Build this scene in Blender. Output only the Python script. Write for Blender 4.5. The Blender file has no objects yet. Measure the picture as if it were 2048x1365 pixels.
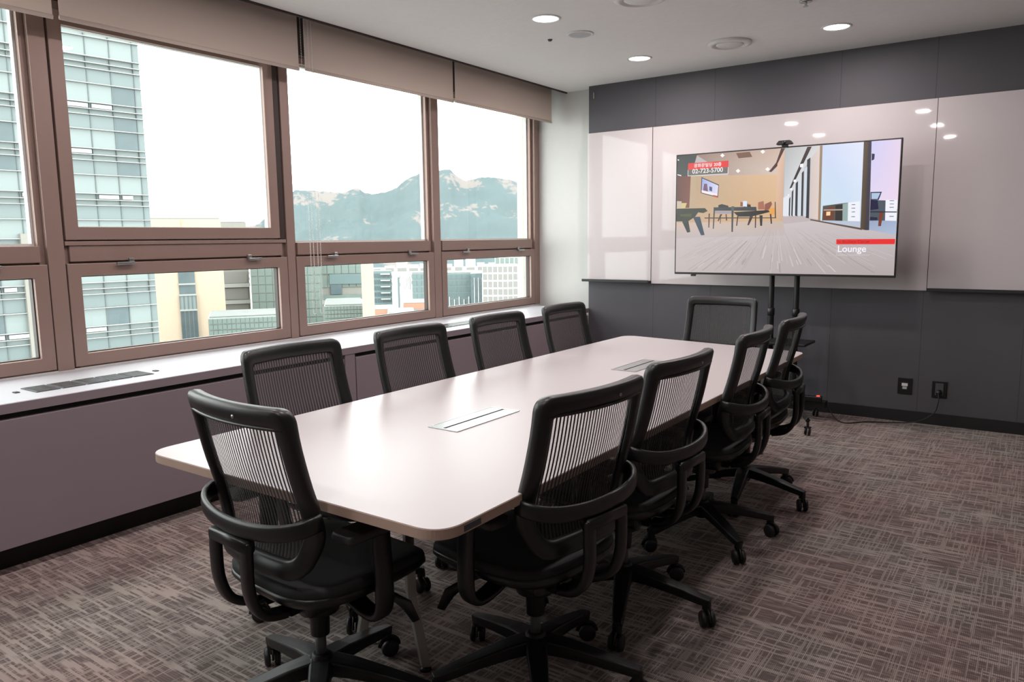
import bpy, bmesh, math, random
from mathutils import Vector, Matrix, Euler

# ------------------------------------------------------------------ camera, sky, exposure
SC = bpy.context.scene
COL = SC.collection
SC.view_settings.view_transform = 'Standard'
SC.view_settings.look = 'None'
SC.view_settings.gamma = 1.0
SC.view_settings.use_curve_mapping = False
SC.view_settings.exposure = 0.0

YAW, PITCH, ROLL, CAM_H, FOCAL_PX = 0.615, 0.1346, -0.012, 1.392, 1512.68
fwd = Vector((-math.sin(YAW) * math.cos(PITCH), math.cos(YAW) * math.cos(PITCH), -math.sin(PITCH)))
right = Vector((math.cos(YAW), math.sin(YAW), 0.0))
up = right.cross(fwd)
r2 = math.cos(ROLL) * right + math.sin(ROLL) * up
u2 = -math.sin(ROLL) * right + math.cos(ROLL) * up
cam_data = bpy.data.cameras.new('camera')
cam_data.sensor_width = 36.0
cam_data.lens = FOCAL_PX * 36.0 / 2048.0
cam_data.clip_start = 0.02
cam_data.clip_end = 9000.0
cam = bpy.data.objects.new('camera', cam_data)
COL.objects.link(cam)
cam.matrix_world = Matrix(((r2.x, u2.x, -fwd.x, 0.0), (r2.y, u2.y, -fwd.y, 0.0), (r2.z, u2.z, -fwd.z, CAM_H), (0, 0, 0, 1)))
SC.camera = cam

SKY = 6.2            # bright overcast sky, blown out from indoors
LAMP = 12.5          # watts of each recessed downlight
world = bpy.data.worlds.new('overcast_sky')
SC.world = world
world.use_nodes = True
wn = world.node_tree
wn.nodes['Background'].inputs['Color'].default_value = (0.975, 1.0, 0.99, 1)
wn.nodes['Background'].inputs['Strength'].default_value = SKY


def lin(c):
    return tuple(((x / 255.0) / 12.92 if x / 255.0 <= 0.04045 else ((x / 255.0 + 0.055) / 1.055) ** 2.4) for x in c)


# ------------------------------------------------------------------ object helpers
def link(o, parent=None):
    COL.objects.link(o)
    if parent is not None:
        o.parent = parent
    return o


def tag(o, label=None, cat=None, group=None, kind=None):
    if label: o['label'] = label
    if cat: o['category'] = cat
    if group: o['group'] = group
    if kind: o['kind'] = kind
    return o


def thing(name, label, cat, loc=(0, 0, 0), rot=0.0, group=None):
    o = bpy.data.objects.new(name, None)
    o.empty_display_size = 0.1
    o.location = loc
    o.rotation_euler = (0, 0, rot)
    link(o)
    return tag(o, label, cat, group)


def obj(name, bm, mats, parent=None, smooth=False, bevel=0.0, seg=2, subsurf=0):
    me = bpy.data.meshes.new(name)
    bm.normal_update()
    bm.to_mesh(me)
    bm.free()
    if not isinstance(mats, (list, tuple)):
        mats = [mats]
    for m in mats:
        me.materials.append(m)
    if smooth:
        me.polygons.foreach_set('use_smooth', [True] * len(me.polygons))
    o = bpy.data.objects.new(name, me)
    link(o, parent)
    if bevel:
        b = o.modifiers.new('bevel', 'BEVEL')
        b.width = bevel
        b.segments = seg
        b.limit_method = 'ANGLE'
        b.angle_limit = math.radians(40)
        b.harden_normals = False
    if subsurf:
        s = o.modifiers.new('subsurf', 'SUBSURF')
        s.levels = s.render_levels = subsurf
    return o


def struct(name, bm, mats, **k):
    o = obj(name, bm, mats, **k)
    o['kind'] = 'structure'
    return o


def box(bm, x0, x1, y0, y1, z0, z1, mi=0, mat=None):
    cs = [(x0, y0, z0), (x1, y0, z0), (x1, y1, z0), (x0, y1, z0), (x0, y0, z1), (x1, y0, z1), (x1, y1, z1), (x0, y1, z1)]
    if mat is not None:
        cs = [mat @ Vector(c) for c in cs]
    v = [bm.verts.new(c) for c in cs]
    for q in ((0, 3, 2, 1), (4, 5, 6, 7), (0, 1, 5, 4), (1, 2, 6, 5), (2, 3, 7, 6), (3, 0, 4, 7)):
        f = bm.faces.new([v[i] for i in q])
        f.material_index = mi
    return bm


def B(*a, **k):
    return box(bmesh.new(), *a, **k)


def skin_rings(bm, rings, closed_u=False, cap=True, mi=0):
    vs = [[bm.verts.new(p) for p in r] for r in rings]
    n = len(vs[0])
    m = len(vs)
    for i in range(m if closed_u else m - 1):
        a, b = vs[i], vs[(i + 1) % m]
        for j in range(n):
            k = (j + 1) % n
            f = bm.faces.new((a[j], a[k], b[k], b[j]))
            f.material_index = mi
    if cap and not closed_u:
        bm.faces.new(list(reversed(vs[0]))).material_index = mi
        bm.faces.new(vs[-1]).material_index = mi
    return bm


def tube(bm, pts, r, n=10, ry=None, closed=False, up_hint=Vector((0, 0, 1)), power=1.0, cap=True, mi=0):
    """sweep an ellipse (or superellipse) along pts; r, ry may be lists"""
    pts = [Vector(p) for p in pts]
    m = len(pts)
    rings = []
    for i, p in enumerate(pts):
        if closed:
            t = pts[(i + 1) % m] - pts[i - 1]
        else:
            t = pts[min(i + 1, m - 1)] - pts[max(i - 1, 0)]
        t.normalize()
        h = up_hint
        if abs(t.dot(h)) > 0.97:
            h = Vector((0, 1, 0)) if abs(t.y) < 0.9 else Vector((1, 0, 0))
        s = t.cross(h).normalized()
        w = s.cross(t).normalized()
        a = r[i] if isinstance(r, (list, tuple)) else r
        b = (ry[i] if isinstance(ry, (list, tuple)) else ry) if ry is not None else a
        ring = []
        for j in range(n):
            q = 2 * math.pi * j / n
            c, d = math.cos(q), math.sin(q)
            ring.append(p + s * (a * math.copysign(abs(c) ** power, c)) + w * (b * math.copysign(abs(d) ** power, d)))
        rings.append(ring)
    return skin_rings(bm, rings, closed_u=closed, cap=cap, mi=mi)


def lathe(bm, prof, n=24, center=(0, 0, 0), axis='z', mi=0):
    rings = []
    for (r, z) in prof:
        ring = []
        for j in range(n):
            a = 2 * math.pi * j / n
            c, s = max(r, 1e-4) * math.cos(a), max(r, 1e-4) * math.sin(a)
            if axis == 'z': p = (center[0] + c, center[1] + s, center[2] + z)
            elif axis == 'x': p = (center[0] + z, center[1] + c, center[2] + s)
            else: p = (center[0] + s, center[1] + z, center[2] + c)
            ring.append(Vector(p))
        rings.append(ring)
    return skin_rings(bm, rings, mi=mi)


def smooth_path(ctrl, n=8):
    """Catmull-Rom through control points"""
    P = [Vector(c) for c in ctrl]
    P = [P[0] * 2 - P[1]] + P + [P[-1] * 2 - P[-2]]
    out = []
    for i in range(1, len(P) - 2):
        for k in range(n):
            t = k / n
            a, b, c, d = P[i - 1], P[i], P[i + 1], P[i + 2]
            out.append(0.5 * ((2 * b) + (c - a) * t + (2 * a - 5 * b + 4 * c - d) * t * t + (3 * b - a - 3 * c + d) * t ** 3))
    out.append(P[-2])
    return out


def round_poly(pts, radii, n=6, seg=4):
    """2-D polygon with rounded corners; same counts for same n"""
    out = []
    m = len(pts)
    for i in range(m):
        p = Vector(pts[i])
        a = Vector(pts[i - 1]) - p
        b = Vector(pts[(i + 1) % m]) - p
        r = radii[i]
        ua, ub = a.normalized(), b.normalized()
        half = ua.angle(ub) / 2
        d = min(r / math.tan(half), a.length * 0.48, b.length * 0.48)
        s, e = p + ua * d, p + ub * d
        for k in range(n + 1):
            t = k / n
            out.append((1 - t) ** 2 * s + 2 * t * (1 - t) * p + t * t * e)
        q = Vector(pts[(i + 1) % m])
        a2 = -b
        c2 = Vector(pts[(i + 2) % m]) - q
        half2 = a2.angle(c2) / 2
        d2 = min(radii[(i + 1) % m] / math.tan(half2), b.length * 0.48, c2.length * 0.48)
        s2 = q + a2.normalized() * d2
        for k in range(1, seg):
            out.append(e.lerp(s2, k / seg))
    return out


def prism(bm, pts2, z0, z1, mi=0, f=lambda x, y, z: Vector((x, y, z))):
    return skin_rings(bm, [[f(p[0], p[1], z0) for p in pts2], [f(p[0], p[1], z1) for p in pts2]], mi=mi)


# ------------------------------------------------------------------ materials
class N:
    def __init__(s, name):
        s.m = bpy.data.materials.new(name)
        s.m.use_nodes = True
        s.t = s.m.node_tree
        s.p = s.t.nodes['Principled BSDF']
        s.out = s.t.nodes['Material Output']

    def n(s, typ, **k):
        x = s.t.nodes.new(typ)
        for a, b in k.items():
            setattr(x, a, b)
        return x

    def l(s, a, b):
        s.t.links.new(a, b)

    def set(s, node, i, v):
        if hasattr(v, 'is_output') or isinstance(v, bpy.types.NodeSocket):
            s.l(v, node.inputs[i])
        else:
            node.inputs[i].default_value = v

    def math(s, op, a, b=0.0, c=0.0, clamp=False):
        x = s.n('ShaderNodeMath', operation=op, use_clamp=clamp)
        s.set(x, 0, a); s.set(x, 1, b); s.set(x, 2, c)
        return x.outputs[0]

    def vec(s, x, y, z=0.0):
        c = s.n('ShaderNodeCombineXYZ')
        s.set(c, 0, x); s.set(c, 1, y); s.set(c, 2, z)
        return c.outputs[0]

    def xyz(s, kind='Object'):
        t = s.n('ShaderNodeTexCoord')
        q = s.n('ShaderNodeSeparateXYZ')
        s.l(t.outputs[kind], q.inputs[0])
        return t.outputs[kind], q.outputs[0], q.outputs[1], q.outputs[2]

    def noise(s, vec, scale=5.0, detail=2.0, rough=0.5):
        x = s.n('ShaderNodeTexNoise')
        s.l(vec, x.inputs['Vector'])
        x.inputs['Scale'].default_value = scale
        x.inputs['Detail'].default_value = detail
        x.inputs['Roughness'].default_value = rough
        return x.outputs[0]

    def mix(s, f, a, b):
        x = s.n('ShaderNodeMix', data_type='RGBA')
        s.set(x, 0, f)
        for i, v in ((6, a), (7, b)):
            if isinstance(v, tuple): x.inputs[i].default_value = v if len(v) == 4 else v + (1,)
            else: s.l(v, x.inputs[i])
        return x.outputs[2]

    def ramp(s, f, lo, hi):
        x = s.n('ShaderNodeMapRange')
        x.interpolation_type = 'SMOOTHSTEP'
        s.set(x, 0, f); s.set(x, 1, lo); s.set(x, 2, hi); s.set(x, 3, 0.0); s.set(x, 4, 1.0)
        return x.outputs[0]

    def bump(s, h, strength=0.3, dist=0.002):
        b = s.n('ShaderNodeBump')
        b.inputs['Strength'].default_value = strength
        b.inputs['Distance'].default_value = dist
        s.l(h, b.inputs['Height'])
        s.l(b.outputs[0], s.p.inputs['Normal'])


def pbr(name, rgb, rough=0.5, metal=0.0, var=0.06, scale=18.0, bump=0.0, bdist=0.001, coat=0.0, spec=0.5, bscale=None, srgb=True):
    """procedural principled material: base colour with a slight noise variation and optional bump"""
    m = N(name)
    c = lin(rgb) if srgb else rgb
    co, x, y, z = m.xyz()
    f = m.noise(co, scale, 3.0)
    m.l(m.mix(f, tuple(v * (1 - var) for v in c), tuple(min(1, v * (1 + var)) for v in c)), m.p.inputs['Base Color'])
    m.p.inputs['Roughness'].default_value = rough
    m.p.inputs['Metallic'].default_value = metal
    m.p.inputs['Specular IOR Level'].default_value = spec
    m.p.inputs['Coat Weight'].default_value = coat
    m.p.inputs['Coat Roughness'].default_value = 0.08
    if bump:
        m.bump(m.noise(co, bscale or scale * 12, 4.0, 0.6), bump, bdist)
    return m.m


def emit(name, rgb, strength):
    m = N(name)
    m.p.inputs['Base Color'].default_value = (0, 0, 0, 1)
    m.p.inputs['Emission Color'].default_value = rgb + (1,)
    m.p.inputs['Emission Strength'].default_value = strength
    return m.m


M = {}
M['ceiling'] = pbr('ceiling_texture', (226, 224, 222), 0.9, bump=0.55, bdist=0.004, bscale=26, var=0.03)
M['white_wall'] = pbr('white_paint', (197, 197, 194), 0.6, bump=0.05, var=0.02)
M['grey_wall'] = pbr('grey_paint', (120, 112, 108), 0.7, var=0.02)
M['black'] = pbr('black_plastic', (15, 15, 17), 0.38, bump=0.08, bdist=0.0004, bscale=500, var=0.1)
M['black_soft'] = pbr('black_soft_plastic', (28, 28, 30), 0.5, var=0.1)
M['black_fabric'] = pbr('black_seat_fabric', (26, 27, 29), 0.8, bump=0.4, bdist=0.001, bscale=700, var=0.15)
M['dark_metal'] = pbr('black_powder_coat', (20, 21, 22), 0.42, 0.2)
M['toe'] = pbr('black_rubber_base', (16, 16, 17), 0.6)
M['bronze'] = pbr('bronze_anodised_frame', (147, 124, 115), 0.42, 0.25, var=0.05, scale=4)
M['bronze_dark'] = pbr('bronze_gasket', (52, 38, 34), 0.5)
M['cabinet'] = pbr('grey_laminate', (131, 119, 126), 0.42, var=0.03, scale=3)
M['cabinet_top'] = pbr('window_lit_laminate_top', (190, 190, 196), 0.36, var=0.03, scale=6)  # same grey laminate, lightened in colour for window light on top
M['steel'] = pbr('brushed_steel', (170, 172, 172), 0.28, 0.9, var=0.05, scale=40)
M['leg_grey'] = pbr('grey_steel_leg', (150, 146, 142), 0.4, 0.5)
M['table_top'] = pbr('pale_matt_laminate', (177, 170, 171), 0.36, var=0.012, scale=2.5)
M['table_edge'] = pbr('beige_edge_band', (172, 148, 134), 0.5, var=0.03)
M['whiteboard'] = pbr('glossy_white_glass', (198, 191, 192), 0.035, var=0.01, spec=0.34)
M['trim_white'] = pbr('white_enamel', (214, 213, 210), 0.4, var=0.02)
M['grille'] = pbr('dark_grille', (70, 72, 76), 0.5)
M['speaker'] = pbr('grey_speaker_mesh', (176, 178, 180), 0.7, bump=0.4, bscale=900)
M['chain'] = pbr('white_beads', (226, 224, 218), 0.3)
M['rubber'] = pbr('black_rubber', (20, 20, 21), 0.55)
M['lamp'] = emit('lamp_diffuser', (1.0, 0.93, 0.93), 9.0)
M['led'] = emit('red_led', (1.0, 0.05, 0.03), 3.0)

# blind fabric: fine weave, lets a little daylight through
m = N('blind_fabric')
co, x, y, z = m.xyz()
w = m.math('MULTIPLY', m.math('SINE', m.math('MULTIPLY', y, 2600.0)), m.math('SINE', m.math('MULTIPLY', z, 2600.0)))
m.l(m.mix(m.ramp(w, -1, 1), lin((222, 208, 200)), lin((232, 219, 210))), m.p.inputs['Base Color'])
m.p.inputs['Roughness'].default_value = 0.85
tr = m.n('ShaderNodeBsdfTranslucent')
tr.inputs[0].default_value = lin((206, 190, 180)) + (1,)
mx = m.n('ShaderNodeMixShader')
mx.inputs[0].default_value = 0.42
m.l(m.p.outputs[0], mx.inputs[1]); m.l(tr.outputs[0], mx.inputs[2]); m.l(mx.outputs[0], m.out.inputs[0])
M['blind'] = m.m

# window glass: clear with a fresnel reflection
def glassy(name, tint, rough=0.0, ior=1.45):
    m = N(name)
    t = m.n('ShaderNodeBsdfTransparent'); t.inputs[0].default_value = tint
    g = m.n('ShaderNodeBsdfGlossy'); g.inputs['Roughness'].default_value = rough
    lw = m.n('ShaderNodeLayerWeight'); lw.inputs[0].default_value = 0.5
    f = m.math('ADD', 0.022, m.math('MULTIPLY', m.math('POWER', lw.outputs['Facing'], 5.0), 0.6))
    x = m.n('ShaderNodeMixShader')
    m.l(f, x.inputs[0]); m.l(t.outputs[0], x.inputs[1]); m.l(g.outputs[0], x.inputs[2]); m.l(x.outputs[0], m.out.inputs[0])
    return m.m
M['glass'] = glassy('window_glass', (0.95, 0.97, 0.96, 1))

# chair mesh: black strands with gaps
m = N('mesh_fabric')
co, x, y, z = m.xyz()
sx = m.math('SINE', m.math('MULTIPLY', x, 2 * math.pi / 0.0128))
sz = m.math('SINE', m.math('MULTIPLY', z, 2 * math.pi / 0.0045))
solid = m.math('MAXIMUM', m.ramp(sx, -0.1, 0.3), m.math('MULTIPLY', m.ramp(sz, 0.1, 0.6), 0.42))
solid = m.math('MAXIMUM', solid, 0.26)
m.p.inputs['Base Color'].default_value = lin((52, 50, 51)) + (1,)
m.p.inputs['Roughness'].default_value = 0.7
t = m.n('ShaderNodeBsdfTransparent')
x_ = m.n('ShaderNodeMixShader')
m.l(solid, x_.inputs[0]); m.l(t.outputs[0], x_.inputs[1]); m.l(m.p.outputs[0], x_.inputs[2]); m.l(x_.outputs[0], m.out.inputs[0])
M['mesh'] = m.m

# charcoal fabric wall panels with thin vertical joints
m = N('charcoal_wall_panels')
co, x, y, z = m.xyz()
base = m.mix(m.noise(co, 3.0, 2.0), lin((70, 69, 75)), lin((78, 76, 81)))
j = None
for jx in (-2.845, -2.32, -1.35, -0.72, -0.1, 0.4):
    d = m.math('ABSOLUTE', m.math('SUBTRACT', x, jx))
    k = m.math('LESS_THAN', d, 0.0022)
    j = k if j is None else m.math('MAXIMUM', j, k)
m.l(m.mix(j, base, lin((52, 51, 56))), m.p.inputs['Base Color'])
m.p.inputs['Roughness'].default_value = 0.62
m.bump(m.math('SUBTRACT', m.math('MULTIPLY', m.noise(co, 900.0, 2.0), 0.3), j), 0.15, 0.001)
M['charcoal'] = m.m

# carpet tiles: broken light dashes along both directions over a ribbed grey-brown ground
m = N('woven_carpet')
co, x, y, z = m.xyz()
def dashes(a, b, pitch, freq, lo, hi, seed):
    wob = m.math('MULTIPLY', m.noise(m.vec(m.math('MULTIPLY', a, 40.0), m.math('MULTIPLY', b, 40.0), seed), 1.0, 1.0), pitch * 0.5)
    cell = m.math('FLOOR', m.math('DIVIDE', m.math('ADD', a, wob), pitch))
    n_ = m.noise(m.vec(m.math('MULTIPLY', cell, 7.31), m.math('MULTIPLY', b, freq), seed), 1.0, 1.0)
    return m.ramp(n_, lo, hi)
dx = dashes(y, x, 0.0098, 5.0, 0.52, 0.60, 1.7)      # streaks running across the room
dx2 = dashes(y, x, 0.0052, 7.5, 0.50, 0.62, 4.4)     # finer broken threads
dy = dashes(x, y, 0.0052, 3.6, 0.53, 0.60, 9.2)      # thin threads running towards the far wall
rib = m.ramp(m.math('SINE', m.math('MULTIPLY', x, 2 * math.pi / 0.0056)), -0.9, 0.9)
rib2 = m.ramp(m.math('SINE', m.math('MULTIPLY', y, 2 * math.pi / 0.0090)), -0.6, 0.9)
tone = m.ramp(m.noise(co, 1.1, 3.0, 0.6), 0.36, 0.64)
fuzz = m.noise(co, 420.0, 2.0)
base = m.mix(tone, lin((122, 104, 101)), lin((117, 110, 106)))
base = m.mix(m.math('MULTIPLY', m.math('MAXIMUM', m.math('SUBTRACT', 1.0, rib), m.math('SUBTRACT', 1.0, rib2)), 0.55), base, lin((64, 55, 54)))
light = m.mix(tone, lin((186, 166, 160)), lin((188, 180, 172)))
msk = m.math('MAXIMUM', m.math('MULTIPLY', dx, 0.80), m.math('MAXIMUM', m.math('MULTIPLY', dy, 0.60), m.math('MULTIPLY', dx2, 0.40)))
msk = m.math('MULTIPLY', msk, m.math('ADD', 0.45, m.math('MULTIPLY', rib, 0.55)))
colr = m.mix(msk, base, light)
colr = m.mix(m.math('MULTIPLY', fuzz, 0.30), colr, lin((84, 76, 74)))
m.l(colr, m.p.inputs['Base Color'])
m.p.inputs['Roughness'].default_value = 0.95
m.p.inputs['Specular IOR Level'].default_value = 0.1
m.bump(m.math('ADD', m.math('ADD', msk, m.math('MULTIPLY', rib, 0.5)), fuzz), 0.5, 0.0015)
M['carpet'] = m.m

# ------------------------------------------------------------------ the room shell
XW, XP, YF, YW, YB, XR, HC = -4.12, -3.80, 6.21, 6.33, -1.6, 0.95, 2.75
struct('floor', B(-3.9, XR, YB, YF + 0.02, -0.1, 0), M['carpet'])
struct('ceiling', B(XP, XR, YB, 6.40, HC, HC + 0.12), M['ceiling'])
struct('wall_back', B(-3.5, XR, YF, YF + 0.3, 0, HC + 0.1), M['charcoal'])
struct('wall_back_white', B(-4.30, -3.5, YW, YW + 0.18, 0, 2.98), M['white_wall'])
struct('wall_right', B(XR, XR + 0.1, YB - 0.1, YF + 0.3, -0.1, HC + 0.1), M['grey_wall'])
struct('wall_rear', B(-4.4, XR, YB - 0.1, YB, -0.1, 3.0), M['grey_wall'])
struct('wall_left_lower', B(-4.36, XW - 0.002, YB, YW, -0.1, 0.745), M['white_wall'])
struct('wall_left_upper', B(-4.36, -4.10, YB, YW, 2.60, 3.0), M['bronze_dark'])
struct('trim_pocket_top', B(-4.3, XP + 0.02, YB, YW, 2.94, 2.98), M['bronze_dark'])
bm = B(XP - 0.012, XP, YB, YW, HC - 0.012, 2.94)
struct('trim_pocket_edge', bm, M['bronze_dark'])
struct('baseboard_back', B(-3.5, XR, YF - 0.012, YF - 0.001, 0, 0.085), M['toe'])
struct('baseboard_right', B(XR - 0.012, XR - 0.001, YB, YF - 0.02, 0, 0.085), M['toe'])

# ------------------------------------------------------------------ windows
XO = -4.218
def mullion(n, y0, y1):
    bm = B(XO, XW, y0, y1, 0.742, 2.62)
    struct('trim_%d' % n, bm, M['bronze'], bevel=0.003)
mullion(1, 1.788, 1.870)
mullion(2, 3.268, 3.332)
mullion(3, 4.743, 4.830)
mullion(4, 6.243, 6.329)
mullion(5, 0.308, 0.392)
mullion(6, -1.18, -1.098)


def ring_yz(bm, x0, x1, y0, y1, z0, z1, w, mi=0):
    """mitred rectangular frame in the window plane"""
    o = [(y0, z0), (y1, z0), (y1, z1), (y0, z1)]
    i = [(y0 + w, z0 + w), (y1 - w, z0 + w), (y1 - w, z1 - w), (y0 + w, z1 - w)]
    vo0 = [bm.verts.new((x0, *p)) for p in o]; vi0 = [bm.verts.new((x0, *p)) for p in i]
    vo1 = [bm.verts.new((x1, *p)) for p in o]; vi1 = [bm.verts.new((x1, *p)) for p in i]
    for k in range(4):
        q = (k + 1) % 4
        for f in ((vo1[k], vo1[q], vi1[q], vi1[k]), (vo0[q], vo0[k], vi0[k], vi0[q]), (vo0[k], vo0[q], vo1[q], vo1[k]), (vi0[q], vi0[k], vi1[k], vi1[q])):
            bm.faces.new(f).material_index = mi
    return bm


def latch(parent, y, z, flip=1):
    bm = bmesh.new()
    box(bm, XW + 0.004, XW + 0.022, y - 0.014, y + 0.014, z - 0.004, z + 0.022)
    a = (y - 0.012, y + 0.085) if flip > 0 else (y - 0.085, y + 0.012)
    box(bm, XW + 0.018, XW + 0.032, a[0], a[1], z - 0.012, z + 0.002)
    obj('latch', bm, M['steel'], parent, bevel=0.002)


def window(n, ya, yb, kind, latches=(0.24, 0.78)):
    """outer frame and mid rail, hopper sash below, fixed or operable light above"""
    bm = bmesh.new()
    # outer frame members behind the sashes
    box(bm, XO, XW - 0.03, ya, ya + 0.03, 0.745, 2.62)
    box(bm, XO, XW - 0.03, yb - 0.03, yb, 0.745, 2.62)
    box(bm, XO, XW - 0.012, ya + 0.03, yb - 0.03, 0.745, 0.765)
    box(bm, XO, XW - 0.012, ya + 0.03, yb - 0.03, 1.300, 1.383)
    box(bm, XO, XW - 0.03, ya + 0.03, yb - 0.03, 2.56, 2.62)
    box(bm, XO, XW - 0.058, ya + 0.03, yb - 0.03, 1.245, 1.300)
    if kind != 'fixed':
        box(bm, XO, XW - 0.052, ya + 0.03, yb - 0.03, 1.383, 1.470)
    w = struct('window_%d' % n, bm, M['bronze'], bevel=0.002)
    # lower sash
    bm = bmesh.new()
    ring_yz(bm, XW - 0.05, XW + 0.002, ya + 0.006, yb - 0.006, 0.752, 1.290, 0.066)
    obj('sash', bm, M['bronze'], w, bevel=0.003)
    bm = bmesh.new()
    ring_yz(bm, XW - 0.056, XW - 0.022, ya + 0.070, yb - 0.070, 0.816, 1.226, 0.007)
    obj('glazing_strip', bm, M['bronze_dark'], w)
    obj('glass_pane', B(XW - 0.045, XW - 0.040, ya + 0.074, yb - 0.074, 0.820, 1.222), M['glass'], w)
    if kind == 'fixed':
        bm = bmesh.new()
        ring_yz(bm, XW - 0.10, XW - 0.065, ya + 0.03, yb - 0.03, 1.383, 2.56, 0.012)
        obj('glazing_strip', bm, M['trim_white'], w)  # white strip paints daylight on the reveal beside the glass
        obj('glass_pane', B(XW - 0.088, XW - 0.082, ya + 0.04, yb - 0.04, 1.393, 2.55), M['glass'], w)
    else:
        obj('rail', B(XW - 0.05, XW - 0.002, ya + 0.006, yb - 0.006, 1.384, 1.405), M['bronze'], w, bevel=0.002)
        bm = bmesh.new()
        ring_yz(bm, XW - 0.05, XW + 0.004, ya + 0.010, yb - 0.055, 1.412, 2.55, 0.068)
        obj('sash', bm, M['bronze'], w, bevel=0.003)
        bm = bmesh.new()
        ring_yz(bm, XW - 0.056, XW - 0.022, ya + 0.074, yb - 0.119, 1.476, 2.486, 0.006)
        obj('glazing_strip', bm, M['trim_white'], w)  # thinner white strip, again reveal daylight put into the colour
        obj('glass_pane', B(XW - 0.045, XW - 0.040, ya + 0.078, yb - 0.123, 1.48, 2.482), M['glass'], w)
        obj('glazing_strip', B(XW - 0.03, XW - 0.004, yb - 0.048, yb - 0.012, 1.41, 2.55), M['bronze_dark'], w)
    for k, f in enumerate(latches):
        latch(w, ya + (yb - ya) * f, 1.290, 1 if k else -1)
    return w


window(1, 0.392, 1.788, 'fixed')
window(2, 1.870, 3.268, 'operable')
window(3, 3.332, 4.743, 'fixed')
window(4, 4.830, 6.243, 'fixed')
window(5, -1.098, 0.308, 'fixed')  # unseen window, added to bring more daylight into the room

# ------------------------------------------------------------------ window counter and cabinets
ZC = 0.737
XF = -3.50
counter = thing('window_counter', 'long grey laminate window sill counter with air vents under the windows', 'counter', (0, 0, 0))
obj('counter_top', B(XW + 0.0, XF, YB, YF + 0.0, ZC - 0.043, ZC), M['cabinet_top'], counter, bevel=0.003)
bm = B(XF, XF + 0.004, YB, YF - 0.002, ZC - 0.043, ZC - 0.003)
obj('edge_band', bm, M['cabinet'], counter)
def vent(y0, n, dy, x0=-3.80, x1=-3.64):
    for k in range(n):
        a = y0 + k * dy
        g = obj('vent_grille', B(x0, x1, a, a + dy * 0.92, ZC + 0.0003, ZC + 0.003), M['grille'], counter)
        bm = bmesh.new()
        for i in range(9):
            xx = x0 + 0.012 + i * (x1 - x0 - 0.024) / 8
            box(bm, xx - 0.0022, xx + 0.0022, a + 0.004, a + dy * 0.92 - 0.004, ZC + 0.003, ZC + 0.0055)
        for i in range(4):
            yy = a + 0.006 + i * (dy * 0.92 - 0.012) / 3
            box(bm, x0 + 0.004, x1 - 0.004, yy - 0.0015, yy + 0.0015, ZC + 0.003, ZC + 0.0045)
        obj('vent_slats', bm, M['steel'], g)
vent(1.48, 5, 0.111)
vent(4.27, 5, 0.111)
for y_ in (1.42, 2.07, 4.21, 4.86):
    obj('vent_catch', B(-3.735, -3.705, y_, y_ + 0.02, ZC + 0.0003, ZC + 0.004), M['toe'], counter)

def cabinet(y0, y1, label):
    t_ = thing('window_cabinet', label, 'cabinet', (0, 0, 0), 0, 'grey cabinets under the window counter')
    obj('carcass', B(XW + 0.01, XF - 0.03, y0, y1, 0.11, ZC - 0.045), M['cabinet'], t_)
    obj('door', B(XF - 0.029, XF + 0.001, y0 + 0.004, y1 - 0.004, 0.118, 0.667), M['cabinet'], t_, bevel=0.002)
    obj('gap_shade_strip', B(XF - 0.0295, XF - 0.022, y0 + 0.002, y1 - 0.002, 0.669, 0.692), M['toe'], t_)  # black strip painting the shade in the gap below the top
    obj('toe_kick', B(XW + 0.2, XF - 0.10, y0, y1, 0.0, 0.109), M['toe'], t_)
cabinet(YB + 0.01, 3.165, 'long grey laminate cabinet under the near windows beside the nearest chairs')
cabinet(3.255, YF - 0.004, 'grey laminate cabinet under the far windows ending at the charcoal wall')
t_ = thing('filler_panel', 'narrow grey vertical filler strip between the two window cabinets', 'panel')
obj('strip', B(XF - 0.03, XF + 0.001, 3.169, 3.249, 0.118, ZC - 0.045), M['cabinet'], t_)
obj('toe_kick', B(XW + 0.2, XF - 0.10, 3.166, 3.254, 0.0, 0.117), M['toe'], t_)

# ------------------------------------------------------------------ roller blinds
def blind(y0, y1, zb, label, chains=()):
    b = thing('roller_blind', label, 'blind', (0, 0, 0), 0, 'beige roller blinds above the windows')
    x_ = -3.915
    bm = bmesh.new()
    lathe(bm, [(0.0, y0), (0.028, y0), (0.028, y1), (0.0, y1)], 20, (x_ - 0.028, 0, 2.90), 'y')
    obj('roller', bm, M['trim_white'], b, smooth=False)
    obj('fabric', B(x_ - 0.001, x_ + 0.001, y0 + 0.004, y1 - 0.004, zb + 0.012, 2.90), M['blind'], b)
    bm = bmesh.new()
    tube(bm, [(x_, y0 + 0.003, zb + 0.008), (x_, y1 - 0.003, zb + 0.008)], 0.007, 10, 0.011)
    obj('bottom_bar', bm, M['blind'], b, smooth=True)
    for (cy, cx, z0) in chains:
        bm = bmesh.new()
        zz = z0
        while zz < 2.88:
            for s in (0, 1):
                bmesh.ops.create_icosphere(bm, subdivisions=1, radius=0.0032, matrix=Matrix.Translation((cx, cy + s * 0.026, zz)))
            zz += 0.0095
        for k in range(1, 4):
            a = math.pi * k / 4
            bmesh.ops.create_icosphere(bm, subdivisions=1, radius=0.0032, matrix=Matrix.Translation((cx, cy + 0.013 - 0.013 * math.cos(a), z0 - 0.013 * math.sin(a))))
        obj('bead_chain', bm, M['chain'], b, smooth=True)
blind(0.36, 1.822, 2.447, 'beige roller blind at the left edge of the photo')
blind(1.845, 3.268, 2.452, 'beige roller blind in front of the window that shows the glass tower', [(3.276, -3.90, 0.93)])
blind(3.312, 4.782, 2.462, 'beige roller blind right of the hanging bead chains', [(3.322, -3.885, 0.93)])
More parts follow.
